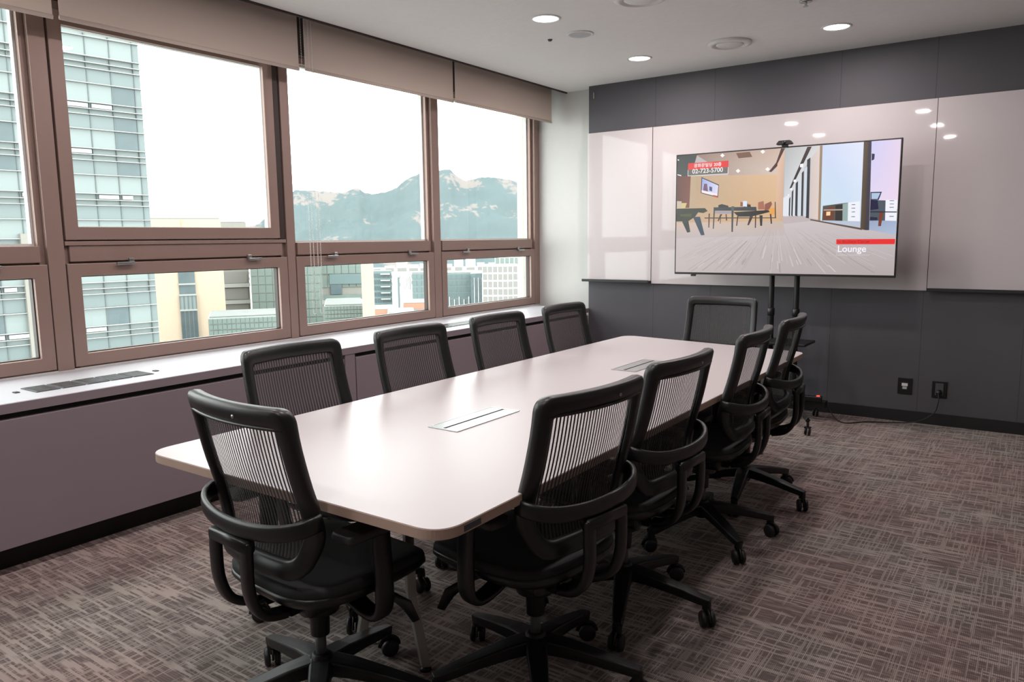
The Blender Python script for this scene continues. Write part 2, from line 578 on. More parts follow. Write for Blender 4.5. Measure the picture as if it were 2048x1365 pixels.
blind(4.800, 6.235, 2.468, 'beige roller blind nearest the white wall corner')
blind(-1.12, 0.34, 2.447, 'unseen beige roller blind added over the window beside the camera')  # unseen, added to block the upper light of the extra window

# ------------------------------------------------------------------ whiteboards on the far wall
def board(name, x0, x1, z0, z1, yb, label, tray):
    t_ = thing('whiteboard', label, 'whiteboard')
    obj('writing_surface', B(x0 + 0.001, x1 - 0.001, yb - 0.006, yb, z0, z1), M['whiteboard'], t_, bevel=0.001)
    obj('backing', B(x0 + 0.01, x1 - 0.01, yb, YF - 0.001, z0 + 0.01, z1 - 0.01), M['trim_white'], t_)
    if tray:
        bm = B(tray[0], tray[1], yb - 0.055, YF - 0.004, z0 - 0.018, z0 - 0.003)
        box(bm, tray[0], tray[1], yb - 0.058, yb - 0.052, z0 - 0.018, z0 + 0.006)
        obj('pen_tray', bm, M['black_soft'], t_, bevel=0.002)
    return t_
board('whiteboard', -3.498, -2.858, 1.008, 2.33, 6.188, 'narrow glossy whiteboard panel beside the white corner column', (-3.53, -2.86))
board('whiteboard', -2.856, -0.700, 0.984, 2.33, 6.192, 'wide glossy whiteboard panel behind the television', None)
board('whiteboard', -0.698, 0.90, 1.000, 2.33, 6.188, 'glossy whiteboard panel right of the television with a black pen tray', (-0.69, 0.90))
bm = B(-3.452, -3.440, YF - 0.010, YF - 0.001, 2.635, 2.69)
tag(obj('wall_hook', bm, M['steel'], bevel=0.002), 'small metal hook high on the charcoal wall near the corner', 'hook')

# ------------------------------------------------------------------ ceiling fittings
def downlight(x, y, label):
    t_ = thing('downlight', label, 'ceiling light', (x, y, HC), 0, 'recessed round downlights')
    bm = bmesh.new()
    lathe(bm, [(0.079, -0.001), (0.083, -0.007), (0.094, -0.005), (0.097, 0.0), (0.097, 0.002), (0.079, 0.002)], 40)
    obj('trim_ring', bm, M['trim_white'], t_, smooth=True)
    bm = bmesh.new()
    lathe(bm, [(0.0, -0.0040), (0.060, -0.0040), (0.080, -0.0015), (0.080, 0.0), (0.0, 0.0)], 40)
    obj('diffuser', bm, M['lamp'], t_, smooth=True)
    ld = bpy.data.lights.new('downlight_lamp', 'AREA')
    ld.shape = 'DISK'; ld.size = 0.14; ld.energy = LAMP; ld.color = (1.0, 0.89, 0.88)
    lo = bpy.data.objects.new('lamp', ld)
    lo.location = (0, 0, -0.012)
    link(lo, t_)
LBL = {(-2.66, 4.17): 'round white downlight nearest the window blinds in view', (-2.66, 5.50): 'round white downlight closest to the white corner column',
       (-1.24, 5.50): 'round white downlight at the right above the television side'}
for x_ in (-2.66, -1.24):
    for y_ in (5.50, 4.17, 2.67, 1.31, -0.10):
        downlight(x_, y_, LBL.get((x_, y_), 'round downlight out of frame, seen only as a reflection in the whiteboards'))

t_ = thing('ceiling_speaker', 'round flat grey ceiling speaker between the blinds and the air diffuser', 'speaker', (-2.67, 4.616, HC))
bm = bmesh.new(); lathe(bm, [(0.075, -0.006), (0.080, -0.009), (0.090, -0.006), (0.092, 0.0), (0.075, 0.0)], 40)
obj('rim', bm, M['trim_white'], t_, smooth=True)
bm = bmesh.new(); lathe(bm, [(0.0, -0.007), (0.077, -0.006), (0.077, -0.001), (0.0, -0.001)], 40)
obj('grille', bm, M['speaker'], t_)

def diffuser(x, y, label, s=1.0):
    t_ = thing('air_diffuser', label, 'air vent', (x, y, HC), 0, 'round ceiling air diffusers')
    bm = bmesh.new(); lathe(bm, [(0.105 * s, -0.004), (0.118 * s, -0.022), (0.150 * s, -0.014), (0.152 * s, 0.0), (0.10 * s, 0.0)], 48)
    obj('outer_cone', bm, M['trim_white'], t_, smooth=True)
    bm = bmesh.new(); lathe(bm, [(0.0, -0.018), (0.085 * s, -0.020), (0.094 * s, -0.014), (0.088 * s, -0.004), (0.0, -0.004)], 48)
    obj('centre_plate', bm, M['trim_white'], t_, smooth=True)
    bm = bmesh.new(); lathe(bm, [(0.0, -0.003), (0.108 * s, -0.003), (0.108 * s, -0.0005), (0.0, -0.0005)], 40)
    obj('throat', bm, M['grille'], t_)
diffuser(-1.945, 5.47, 'round white air diffuser in the ceiling in front of the charcoal wall')
diffuser(-2.003, 4.14, 'round white air diffuser cut off by the top edge of the photo')

t_ = thing('sprinkler_head', 'small metal sprinkler head hanging from the ceiling at the top edge', 'sprinkler', (-1.258, 4.80, HC))
bm = bmesh.new(); lathe(bm, [(0.0, 0.0), (0.035, 0.0), (0.035, -0.006), (0.012, -0.010), (0.0, -0.010)], 24)
obj('escutcheon', bm, M['steel'], t_, smooth=True)
bm = bmesh.new(); lathe(bm, [(0.0, -0.010), (0.008, -0.010), (0.006, -0.03), (0.0, -0.03)], 12); lathe(bm, [(0.0, -0.032), (0.016, -0.032), (0.016, -0.030), (0.0, -0.029)], 16)
obj('deflector', bm, M['steel'], t_)
t_ = thing('ceiling_sensor', 'tiny round ceiling sensor beside the blinds below the nearer downlight', 'sensor', (-2.907, 4.612, HC))
bm = bmesh.new(); lathe(bm, [(0.0, -0.012), (0.010, -0.012), (0.016, -0.004), (0.017, 0.0), (0.0, 0.0)], 20)
obj('dome', bm, M['grille'], t_, smooth=True)

# ------------------------------------------------------------------ wall sockets and cables
def plate(x, z, label, kind):
    t_ = thing('wall_socket', label, 'socket', (x, YF, z), 0)
    obj('cover_plate', B(-0.048, 0.048, -0.010, -0.0005, -0.062, 0.062), M['black'], t_, bevel=0.003)
    if kind == 'data':
        obj('insert', B(-0.026, 0.026, -0.0125, -0.010, -0.030, 0.030), M['black_soft'], t_, bevel=0.002)
        obj('label_strip', B(-0.020, 0.020, -0.0145, -0.0125, 0.000, 0.022), M['trim_white'], t_, bevel=0.001)
        obj('port', B(-0.014, 0.014, -0.0140, -0.0125, -0.022, -0.004), M['speaker'], t_)
    else:
        obj('insert', B(-0.026, 0.026, -0.0125, -0.010, -0.042, 0.046), M['grille'], t_, bevel=0.002)
        bm = bmesh.new(); lathe(bm, [(0.0, -0.048), (0.017, -0.048), (0.020, -0.013), (0.0, -0.013)], 20, (0, 0, -0.020), 'y')
        obj('plug', bm, M['black'], t_, smooth=True)
plate(-0.806, 0.270, 'black data wall socket with a white label strip', 'data')
plate(-0.580, 0.266, 'black power wall socket with a plug and cable', 'power')

bm = bmesh.new()
path = smooth_path([(-0.58, 6.15, 0.245), (-0.575, 6.13, 0.19), (-0.60, 6.13, 0.10), (-0.70, 6.12, 0.03), (-0.85, 6.10, 0.006), (-1.02, 6.02, 0.006),
                    (-1.15, 5.90, 0.006), (-1.24, 5.98, 0.02), (-1.30, 6.02, 0.09), (-1.345, 5.97, 0.150)], 8)
tube(bm, path, 0.0042, 8)
tag(obj('power_cable', bm, M['rubber'], smooth=True), 'thin black cable from the wall socket along the floor to the television stand', 'cable')

# ------------------------------------------------------------------ television on a wheeled stand
TX, TY = -1.662, 5.80
TW, TH, TZ = 1.622, 0.945, 1.092
tv = thing('television', 'large flat television showing an office lounge on a wheeled stand', 'television', (TX, TY, TZ))
bm = B(-TW / 2, TW / 2, 0.0, 0.022, 0, TH)
obj('bezel', bm, M['black'], tv, bevel=0.003)
bm = B(-TW / 2 + 0.12, TW / 2 - 0.12, 0.022, 0.060, 0.10, TH - 0.22)
obj('back_housing', bm, M['black_soft'], tv, bevel=0.01)
bm = bmesh.new(); box(bm, -TW / 2 + 0.14, -TW / 2 + 0.18, -0.004, 0.012, -0.014, -0.0005)
obj('sensor_bar', bm, M['black'], tv, bevel=0.003)

SCREEN = [
 ([(196,184,184),(205,196,200),(176,166,166),(190,178,176)],[(-0.002,0.318),(1.009,0.475),(1.0,0.0),(0.0,0.0)]),
 ([(205,180,160),(200,180,165),(190,180,180),(186,174,176)],[(-0.001,0.452),(0.523,0.434),(0.536,0.309),(-0.002,0.295)]),
 ([(176,150,122),(222,186,150),(214,176,136),(190,160,130)],[(0.001,0.83),(0.491,0.797),(0.517,0.424),(-0.001,0.43)]),
 ([(150,122,112),(205,180,165),(214,196,184),(180,156,146)],[(0.096,1.0),(0.519,1.007),(0.497,0.796),(0.264,0.812)]),
 ((62,68,66),[(0.0,1.0),(0.102,0.999),(0.072,0.824),(0.001,0.83)]),
 ([(98,54,46),(120,66,54),(124,70,58),(86,50,44)],[(0.001,0.83),(0.072,0.824),(0.067,0.555),(0.001,0.558)]),
 ((186,160,130),[(0.072,0.845),(0.098,0.843),(0.096,0.548),(0.067,0.55)]),
 ((120,86,70),[(0.295,0.988),(0.36,0.991),(0.373,0.948),(0.308,0.945)]),
 ((255,244,240),[(0.218,0.979),(0.229,0.994),(0.24,0.976),(0.229,0.961)]),
 ((255,244,240),[(0.41,0.985),(0.421,1.0),(0.432,0.982),(0.421,0.967)]),
 ((255,244,240),[(0.296,0.844),(0.307,0.86),(0.318,0.842),(0.307,0.826)]),
 ((255,244,240),[(0.435,0.843),(0.446,0.859),(0.457,0.841),(0.446,0.826)]),
 ((255,255,255),[(0.001,0.973),(0.009,0.969),(0.009,0.961),(0.001,0.964)]),
 ((255,255,255),[(0.001,0.846),(0.021,0.837),(0.022,0.828),(0.002,0.839)]),
 ((70,40,40),[(0.504,0.999),(0.522,0.997),(0.511,0.938),(0.496,0.954)]),
 ((70,40,40),[(0.511,0.938),(0.496,0.954),(0.484,0.89),(0.496,0.873)]),
 ((70,40,40),[(0.484,0.89),(0.496,0.873),(0.464,0.818),(0.452,0.821)]),
 ([(226,190,168),(214,182,160),(205,168,140),(214,176,144)],[(0.49,0.879),(0.52,0.992),(0.523,0.419),(0.49,0.451)]),
 ([(176,178,178),(214,214,216),(250,250,255),(214,220,226)],[(0.522,1.002),(0.684,0.997),(0.673,0.469),(0.526,0.46)]),
 ((226,228,236),[(0.522,0.61),(0.548,0.629),(0.552,0.464),(0.523,0.465)]),
 ([(60,44,42),(60,44,42),(40,34,36),(40,34,36)],[(0.62,0.995),(0.639,0.995),(0.556,0.679),(0.548,0.68)]),
 ((245,245,250),[(0.591,0.865),(0.605,0.869),(0.605,0.84),(0.591,0.841)]),
 ((245,245,250),[(0.565,0.747),(0.576,0.749),(0.576,0.728),(0.565,0.728)]),
 ((245,245,250),[(0.552,0.682),(0.56,0.684),(0.561,0.667),(0.552,0.667)]),
 ((245,245,250),[(0.542,0.634),(0.548,0.636),(0.548,0.624),(0.542,0.624)]),
 ([(196,190,190),(222,206,198),(226,206,196),(196,190,196)],[(0.61,0.836),(0.676,0.998),(0.682,0.429),(0.607,0.457)]),
 ((46,50,60),[(0.548,0.598),(0.554,0.616),(0.555,0.459),(0.549,0.466)]),
 ((46,50,60),[(0.559,0.653),(0.566,0.671),(0.567,0.458),(0.56,0.466)]),
 ((46,50,60),[(0.575,0.718),(0.585,0.736),(0.588,0.458),(0.577,0.465)]),
 ((46,50,60),[(0.6,0.797),(0.609,0.814),(0.612,0.457),(0.603,0.464)]),
 ((46,50,60),[(0.621,0.895),(0.635,0.912),(0.639,0.44),(0.625,0.446)]),
 ((205,216,226),[(0.587,0.728),(0.597,0.745),(0.599,0.457),(0.589,0.463)]),
 ((205,216,226),[(0.612,0.826),(0.623,0.843),(0.626,0.456),(0.615,0.462)]),
 ([(205,216,244),(226,230,250),(206,226,242),(204,228,236)],[(0.684,0.997),(0.854,1.0),(0.861,0.354),(0.688,0.418)]),
 ((156,132,112),[(0.674,0.998),(0.685,0.997),(0.689,0.418),(0.679,0.424)]),
 ((84,80,74),[(0.697,0.534),(0.802,0.553),(0.804,0.415),(0.696,0.418)]),
 ((150,172,168),[(0.78,0.544),(0.802,0.551),(0.804,0.413),(0.782,0.413)]),
 ((110,60,44),[(0.701,0.509),(0.745,0.531),(0.746,0.426),(0.702,0.423)]),
 ((255,214,160),[(0.713,0.488),(0.73,0.489),(0.73,0.459),(0.713,0.458)]),
 ((46,44,44),[(0.75,0.536),(0.78,0.54),(0.782,0.415),(0.752,0.416)]),
 ((176,160,150),[(0.701,0.507),(0.781,0.505),(0.781,0.495),(0.701,0.497)]),
 ((238,240,248),[(0.802,0.553),(0.85,0.56),(0.852,0.408),(0.804,0.413)]),
 ((60,66,76),[(0.817,0.538),(0.831,0.538),(0.832,0.533),(0.817,0.534)]),
 ((60,66,76),[(0.817,0.511),(0.832,0.511),(0.832,0.506),(0.817,0.507)]),
 ((60,66,76),[(0.818,0.483),(0.832,0.484),(0.832,0.479),(0.818,0.479)]),
 ((60,66,76),[(0.818,0.447),(0.833,0.447),(0.833,0.442),(0.818,0.443)]),
 ((186,196,214),[(0.69,0.423),(0.86,0.408),(0.861,0.354),(0.785,0.385)]),
 ((96,76,66),[(0.645,0.435),(0.861,0.358),(0.864,0.342),(0.645,0.425)]),
 ([(100,84,66),(84,70,58),(66,56,50),(92,78,62)],[(0.854,1.0),(0.872,1.0),(0.88,0.341),(0.857,0.349)]),
 ((60,58,74),[(0.872,1.0),(0.885,1.001),(0.893,0.341),(0.88,0.341)]),
 ([(208,206,244),(226,208,232),(238,216,236),(226,214,240)],[(0.885,1.001),(0.998,1.0),(0.999,0.494),(0.891,0.577)]),
 ([(150,166,196),(160,176,206),(176,190,214),(166,176,200)],[(0.893,0.412),(0.998,0.408),(0.999,0.302),(0.893,0.343)]),
 ((40,46,74),[(0.888,0.91),(0.9,0.906),(0.899,0.866),(0.889,0.857)]),
 ((44,54,92),[(0.891,0.626),(0.936,0.625),(0.925,0.564),(0.892,0.568)]),
 ((176,196,222),[(0.895,0.618),(0.93,0.617),(0.92,0.572),(0.896,0.573)]),
 ((74,84,96),[(0.892,0.566),(0.953,0.559),(0.954,0.41),(0.893,0.412)]),
 ((22,22,60),[(0.892,0.568),(0.921,0.564),(0.926,0.498),(0.893,0.49)]),
 ((240,240,250),[(0.952,0.564),(0.997,0.56),(0.998,0.406),(0.954,0.41)]),
 ((60,66,90),[(0.968,0.558),(0.985,0.557),(0.985,0.553),(0.968,0.554)]),
 ((60,66,90),[(0.969,0.534),(0.985,0.533),(0.985,0.529),(0.969,0.53)]),
 ((60,66,90),[(0.969,0.51),(0.985,0.509),(0.986,0.505),(0.969,0.505)]),
 ((60,66,90),[(0.97,0.443),(0.987,0.442),(0.987,0.437),(0.97,0.438)]),
 ((120,56,40),[(0.93,0.474),(0.946,0.473),(0.939,0.369),(0.928,0.37)]),
 ((30,26,50),[(0.893,0.482),(0.998,0.475),(0.998,0.468),(0.893,0.474)]),
 ((30,30,56),[(0.894,0.441),(0.923,0.435),(0.924,0.415),(0.893,0.414)]),
 ((46,34,60),[(0.127,0.81),(0.216,0.738),(0.212,0.631),(0.125,0.676)]),
 ([(150,166,220),(214,214,236),(222,216,236),(176,166,214)],[(0.131,0.799),(0.213,0.732),(0.209,0.646),(0.129,0.683)]),
 ((110,76,110),[(0.141,0.753),(0.156,0.751),(0.162,0.681),(0.136,0.693)]),
 ((60,70,120),[(0.168,0.729),(0.182,0.721),(0.182,0.685),(0.168,0.694)]),
 ((236,226,230),[(0.129,0.701),(0.21,0.663),(0.209,0.64),(0.129,0.68)]),
 ((190,50,60),[(0.187,0.656),(0.21,0.646),(0.209,0.633),(0.187,0.646)]),
 ((206,190,130),[(0.027,0.598),(0.054,0.597),(0.046,0.553),(0.02,0.554)]),
 ((196,180,160),[(0.002,0.617),(0.027,0.613),(0.025,0.554),(0.002,0.555)]),
 ((44,44,40),[(0.215,0.569),(0.232,0.577),(0.264,0.561),(0.268,0.529),(0.215,0.532)]),
 ((150,88,62),[(0.323,0.59),(0.371,0.566),(0.371,0.545),(0.323,0.553)]),
 ((34,32,38),[(0.34,0.568),(0.371,0.561),(0.374,0.545),(0.34,0.547)]),
 ((216,226,246),[(0.335,0.595),(0.354,0.594),(0.355,0.548),(0.335,0.552)]),
 ((166,104,82),[(0.407,0.58),(0.432,0.589),(0.439,0.521),(0.408,0.522)]),
 ((144,82,66),[(0.438,0.563),(0.467,0.584),(0.472,0.561),(0.46,0.52),(0.439,0.511)]),
 ((230,160,70),[(0.46,0.528),(0.487,0.531),(0.486,0.477),(0.46,0.482)]),
 ((60,48,44),[(0.484,0.579),(0.488,0.579),(0.492,0.451),(0.487,0.451)]),
 ((70,54,48),[(0.147,0.469),(0.493,0.454),(0.493,0.448),(0.147,0.46)]),
 ((52,58,64),[(0.192,0.552),(0.399,0.544),(0.401,0.512),(0.192,0.524)]),
 ((156,150,168),[(0.2,0.521),(0.29,0.515),(0.29,0.494),(0.2,0.5)]),
 ((84,86,88),[(0.28,0.555),(0.293,0.555),(0.293,0.517),(0.28,0.518)]),
 ((52,54,60),[(0.192,0.527),(0.199,0.527),(0.195,0.371),(0.19,0.372)]),
 ((56,58,64),[(0.281,0.518),(0.291,0.517),(0.29,0.343),(0.283,0.343)]),
 ((70,40,40),[(0.394,0.513),(0.4,0.512),(0.4,0.373),(0.395,0.373)]),
 ((92,50,44),[(0.167,0.501),(0.174,0.501),(0.172,0.383),(0.167,0.383)]),
 ((34,32,30),[(0.29,0.507),(0.457,0.515),(0.462,0.499),(0.378,0.466),(0.315,0.468)]),
 ((60,36,34),[(0.309,0.474),(0.315,0.473),(0.31,0.393),(0.305,0.393)]),
 ((54,32,34),[(0.371,0.471),(0.385,0.465),(0.367,0.397),(0.359,0.397)]),
 ((44,42,46),[(0.415,0.475),(0.43,0.474),(0.429,0.389),(0.42,0.389)]),
 ((70,40,36),[(0.463,0.483),(0.47,0.483),(0.475,0.405),(0.469,0.403)]),
 ((60,36,34),[(0.226,0.493),(0.236,0.493),(0.219,0.436),(0.213,0.436)]),
 ((60,36,34),[(0.252,0.492),(0.257,0.492),(0.261,0.438),(0.255,0.438)]),
 ((60,36,34),[(0.227,0.466),(0.23,0.466),(0.228,0.414),(0.225,0.414)]),
 ((44,46,36),[(0.001,0.551),(0.148,0.548),(0.162,0.523),(0.141,0.507),(0.114,0.514),(0.098,0.477),(0.064,0.441),(0.0,0.441)]),
 ((70,78,34),[(0.02,0.502),(0.081,0.503),(0.077,0.477),(0.02,0.485)]),
 ((44,64,84),[(0.087,0.477),(0.124,0.476),(0.149,0.32),(0.131,0.318)]),
 ((38,44,46),[(0.03,0.442),(0.064,0.441),(0.075,0.348),(0.059,0.343)]),
 ((226,52,50),[(0.057,0.932),(0.26,0.932),(0.26,0.879),(0.057,0.877)]),
 ((106,102,98),[(0.057,0.877),(0.26,0.879),(0.259,0.824),(0.058,0.825)]),
 ((240,238,236),[(0.056,0.877),(0.058,0.877),(0.058,0.825),(0.056,0.825)]),
 ((240,238,236),[(0.258,0.879),(0.26,0.879),(0.26,0.824),(0.257,0.824)]),
 ((240,238,236),[(0.057,0.828),(0.259,0.827),(0.259,0.823),(0.057,0.824)]),
 ((232,44,44),[(0.76,0.274),(0.998,0.273),(0.997,0.234),(0.761,0.235)]),
 ((214,206,206),[(0.762,0.235),(0.763,0.235),(0.764,0.15),(0.763,0.15)]),
 ((226,220,220),[(0.763,0.152),(0.901,0.154),(0.901,0.152),(0.763,0.15)]),
]

W_, H_ = TW - 0.020, TH - 0.026
bm = bmesh.new()
cl = bm.loops.layers.float_color.new('picture')
layer = [0]
def spoly(cols, pts):
    layer[0] += 1
    yy = -0.0006 - layer[0] * 0.000012
    vs = [bm.verts.new((-W_ / 2 + u * W_, yy, 0.016 + v * H_)) for (u, v) in pts]
    f = bm.faces.new(vs)
    for i, lp in enumerate(f.loops):
        c = cols[i % len(cols)] if isinstance(cols[0], tuple) else cols
        lp[cl] = (*lin(c), 1.0)
rng = random.Random(5)
spoly((190, 178, 178), [(0, 0), (1, 0), (1, 1), (0, 1)])
for i, (c, q) in enumerate(SCREEN):
    q = [(min(1, max(0, u)), min(1, max(0, v))) for u, v in q]
    if i == 2:   # carpet streaks converging on the corridor end
        vp = (0.49, 0.49)
        for k in range(230):
            a = rng.uniform(-0.35, 1.45)
            w0 = rng.uniform(0.002, 0.009)
            t0, t1 = sorted((rng.uniform(0.25, 1.0), rng.uniform(0.25, 1.0)))
            d0 = (a - vp[0], -vp[1]); g = rng.choice((-26, -18, -12, 8, 14))
            pts = [(vp[0] + d0[0] * t0, vp[1] + d0[1] * t0), (vp[0] + d0[0] * t1, vp[1] + d0[1] * t1), (vp[0] + (d0[0] + w0) * t1, vp[1] + d0[1] * t1), (vp[0] + (d0[0] + w0) * t0, vp[1] + d0[1] * t0)]
            if all(0 <= u <= 1 for u, v in pts) and t1 - t0 > 0.05:
                spoly((192 + g, 182 + g, 180 + g), pts)
    spoly(c, q)
m = N('screen_picture')
at = m.n('ShaderNodeVertexColor'); at.layer_name = 'picture'
m.p.inputs['Base Color'].default_value = (0.01, 0.01, 0.01, 1)
m.p.inputs['Roughness'].default_value = 0.25
m.l(at.outputs[0], m.p.inputs['Emission Color'])
m.p.inputs['Emission Strength'].default_value = 1.0
M['screen'] = m.m
screen = obj('screen', bm, M['screen'], tv)

def caption(text, u0, u1, v0, rgb, name='caption'):
    """lettering on the screen, fitted between u0 and u1 with its baseline at v0"""
    cu = bpy.data.curves.new(name, 'FONT')
    cu.body = text
    cu.size = 0.05
    cu.offset = 0.0006
    o = bpy.data.objects.new(name, cu)
    COL.objects.link(o)
    bpy.context.view_layer.update()
    me = bpy.data.meshes.new_from_object(o.evaluated_get(bpy.context.evaluated_depsgraph_get()))
    bpy.data.objects.remove(o)
    xs = [v.co.x for v in me.vertices]
    s = (u1 - u0) * W_ / (max(xs) - min(xs))
    x0 = min(xs)
    for v in me.vertices:
        v.co = Vector((-W_ / 2 + u0 * W_ + (v.co.x - x0) * s, -0.0052, 0.016 + v0 * H_ + v.co.y * s))
    me.materials.clear()
    me.materials.append(emit('caption_' + name, lin(rgb), 1.0))
    c = bpy.data.objects.new(name, me)
    return link(c, screen)
caption('광화문빌딩 20층', 0.088, 0.226, 0.895, (246, 240, 240))
caption('02-723-5700', 0.080, 0.234, 0.844, (246, 244, 244))
caption('nt Business Center', 0.768, 0.898, 0.245, (160, 22, 24))
caption('Lounge', 0.769, 0.885, 0.177, (244, 242, 250))

t_ = thing('webcam', 'black conference webcam clipped on top of the television', 'webcam', (-1.628, 5.80, TZ + TH))
bm = bmesh.new()
pr_ = round_poly([(-0.064, 0.012), (0.064, 0.012), (0.040, 0.042), (-0.040, 0.042)], [0.012] * 4, 4, 2)
skin_rings(bm, [[Vector((p[0], -0.03, p[1])) for p in pr_], [Vector((p[0], 0.012, p[1])) for p in pr_]])
obj('body', bm, M['black_soft'], t_, bevel=0.003)
bm = bmesh.new(); lathe(bm, [(0.0, -0.036), (0.012, -0.036), (0.013, -0.028), (0.0, -0.028)], 20, (0, 0, 0.026), 'y')
obj('lens', bm, M['black'], t_, smooth=True)
bm = B(-0.022, 0.022, -0.014, 0.012, 0.001, 0.012); box(bm, -0.022, 0.022, -0.008, -0.004, -0.010, 0.001)
obj('clip', bm, M['black'], t_, bevel=0.002)

SX, SY = -1.625, 5.90
st = thing('television_stand', 'black wheeled stand with two poles and a shelf carrying the television', 'stand', (SX, SY, 0))
for s in (-1, 1):
    bm = bmesh.new()
    lathe(bm, [(0.0, 0.09), (0.0235, 0.09), (0.0235, 0.80), (0.020, 0.805), (0.020, 1.90), (0.0, 1.90)], 20, (s * 0.093, 0, 0))
    obj('pole', bm, M['dark_metal'], st, smooth=False, bevel=0.001)
    bm = bmesh.new(); lathe(bm, [(0.0235, 0.78), (0.027, 0.785), (0.027, 0.835), (0.0235, 0.84)], 20, (s * 0.093, 0, 0))
    obj('collar', bm, M['black'], st, smooth=True)
obj('mount_plate', B(-0.30, 0.30, -0.040, -0.026, 1.35, 1.80), M['dark_metal'], st, bevel=0.003)
obj('shelf', B(-0.235, 0.235, -0.27, 0.03, 0.588, 0.606), M['dark_metal'], st, bevel=0.004)
obj('crossbeam', B(-0.34, 0.34, -0.035, 0.035, 0.10, 0.155), M['dark_metal'], st, bevel=0.004)
for (cx, cy) in ((0.33, -0.49), (-0.33, -0.49), (0.235, 0.13), (-0.235, 0.13)):
    a = Vector((0.10 * (1 if cx > 0 else -1), 0, 0.125)); b = Vector((cx, cy, 0.105))
    bm = bmesh.new()
    tube(bm, [a, b], 0.018, 4, 0.026, up_hint=Vector((0, 0, 1)))
    obj('foot', bm, M['dark_metal'], st, bevel=0.003)
    bm = bmesh.new()
    lathe(bm, [(0.0, 0.09), (0.009, 0.09), (0.009, 0.055), (0.0, 0.055)], 12, (cx, cy, 0))
    box(bm, cx - 0.022, cx + 0.022, cy - 0.014, cy + 0.020, 0.050, 0.060)
    c_ = obj('caster', bm, M['black'], st, bevel=0.002)
    bm = bmesh.new()
    for s in (-1, 1):
        lathe(bm, [(0.0, s * 0.007), (0.024, s * 0.007), (0.0275, s * 0.011), (0.024, s * 0.018), (0.0, s * 0.018)], 20, (cx, cy, 0.028), 'x')
    obj('wheel', bm, M['black_soft'], c_, smooth=True)

t_ = thing('power_strip', 'black power strip with a red light lying on the television stand base', 'power strip', (-1.36, 5.86, 0.157), 0.1)
obj('housing', B(-0.21, 0.05, -0.03, 0.03, 0.0, 0.036), M['black'], t_, bevel=0.006, seg=3)
obj('switch', B(0.012, 0.034, -0.014, 0.010, 0.036, 0.041), M['led'], t_, bevel=0.001)
for k in range(3):
    bm = bmesh.new(); lathe(bm, [(0.0, 0.0365), (0.017, 0.0365), (0.017, 0.039), (0.0, 0.039)], 16, (-0.17 + k * 0.06, 0, 0))
    obj('outlet', bm, M['black_soft'], t_)
bm = bmesh.new()
tube(bm, smooth_path([(-1.50, 5.86, 0.21), (-1.475, 5.84, 0.27), (-1.46, 5.83, 0.315), (-1.45, 5.82, 0.29)], 6), 0.004, 8)
tag(obj('cable_loop', bm, M['rubber'], smooth=True), 'short loop of black cable rising from the power strip', 'cable')

# ------------------------------------------------------------------ conference table
TX0, TX1, TY0, TY1, TT = -2.345, -1.095, 1.258, 4.665, 0.722
tb = thing('conference_table', 'long pale conference table with rounded corners on grey steel legs', 'table', ((TX0 + TX1) / 2, (TY0 + TY1) / 2, 0))
hx, hy = (TX1 - TX0) / 2, (TY1 - TY0) / 2
outl = round_poly([(-hx, -hy), (hx, -hy), (hx - 0.012, hy - 0.165), (-hx, hy + 0.025)], [0.085] * 4, 12, 6)
bm = bmesh.new()
ins = round_poly([(-hx + .0015, -hy + .0015), (hx - .0015, -hy + .0015), (hx - .0135, hy - .1665), (-hx + .0015, hy + .0235)], [0.084] * 4, 12, 6)
skin_rings(bm, [[Vector((p[0], p[1], TT - 0.0012)) for p in ins], [Vector((p[0], p[1], TT)) for p in ins]])
obj('tabletop', bm, M['table_top'], tb)
bm = bmesh.new()
prism(bm, outl, TT - 0.028, TT - 0.0014)
obj('edge_band', bm, M['table_edge'], tb, bevel=0.0012)
obj('brand_plate', B(hx - 0.001, hx + 0.0015, -hy + 0.085, -hy + 0.150, TT - 0.023, TT - 0.007), M['grille'], tb)
cx0, cy0 = (TX0 + TX1) / 2, (TY0 + TY1) / 2
for gy in (1.995, 3.400):
    x0, x1, y0, y1 = -1.785 - cx0, -1.648 - cx0, gy - cy0, gy + 0.385 - cy0
    bm = bmesh.new()
    box(bm, x0, x1, y0, y0 + 0.012, TT + 0.0002, TT + 0.003); box(bm, x0, x1, y1 - 0.012, y1, TT + 0.0002, TT + 0.003)
    box(bm, x0, x0 + 0.006, y0 + 0.012, y1 - 0.012, TT + 0.0002, TT + 0.003); box(bm, x1 - 0.006, x1, y0 + 0.012, y1 - 0.012, TT + 0.0002, TT + 0.003)
    g = obj('cable_port', bm, M['steel'], tb, bevel=0.0008)
    obj('brush_gap', B(x0 + 0.006, x1 - 0.006, y0 + 0.012, y1 - 0.012, TT + 0.0002, TT + 0.0006), M['toe'], g)
    obj('port_lid', B(x0 + 0.007, x0 + 0.060, y0 + 0.013, y1 - 0.013, TT + 0.0010, TT + 0.0022), M['steel'], g)
    obj('port_lid', B(x0 + 0.073, x1 - 0.007, y0 + 0.013, y1 - 0.013, TT + 0.0010, TT + 0.0024), M['steel'], g)
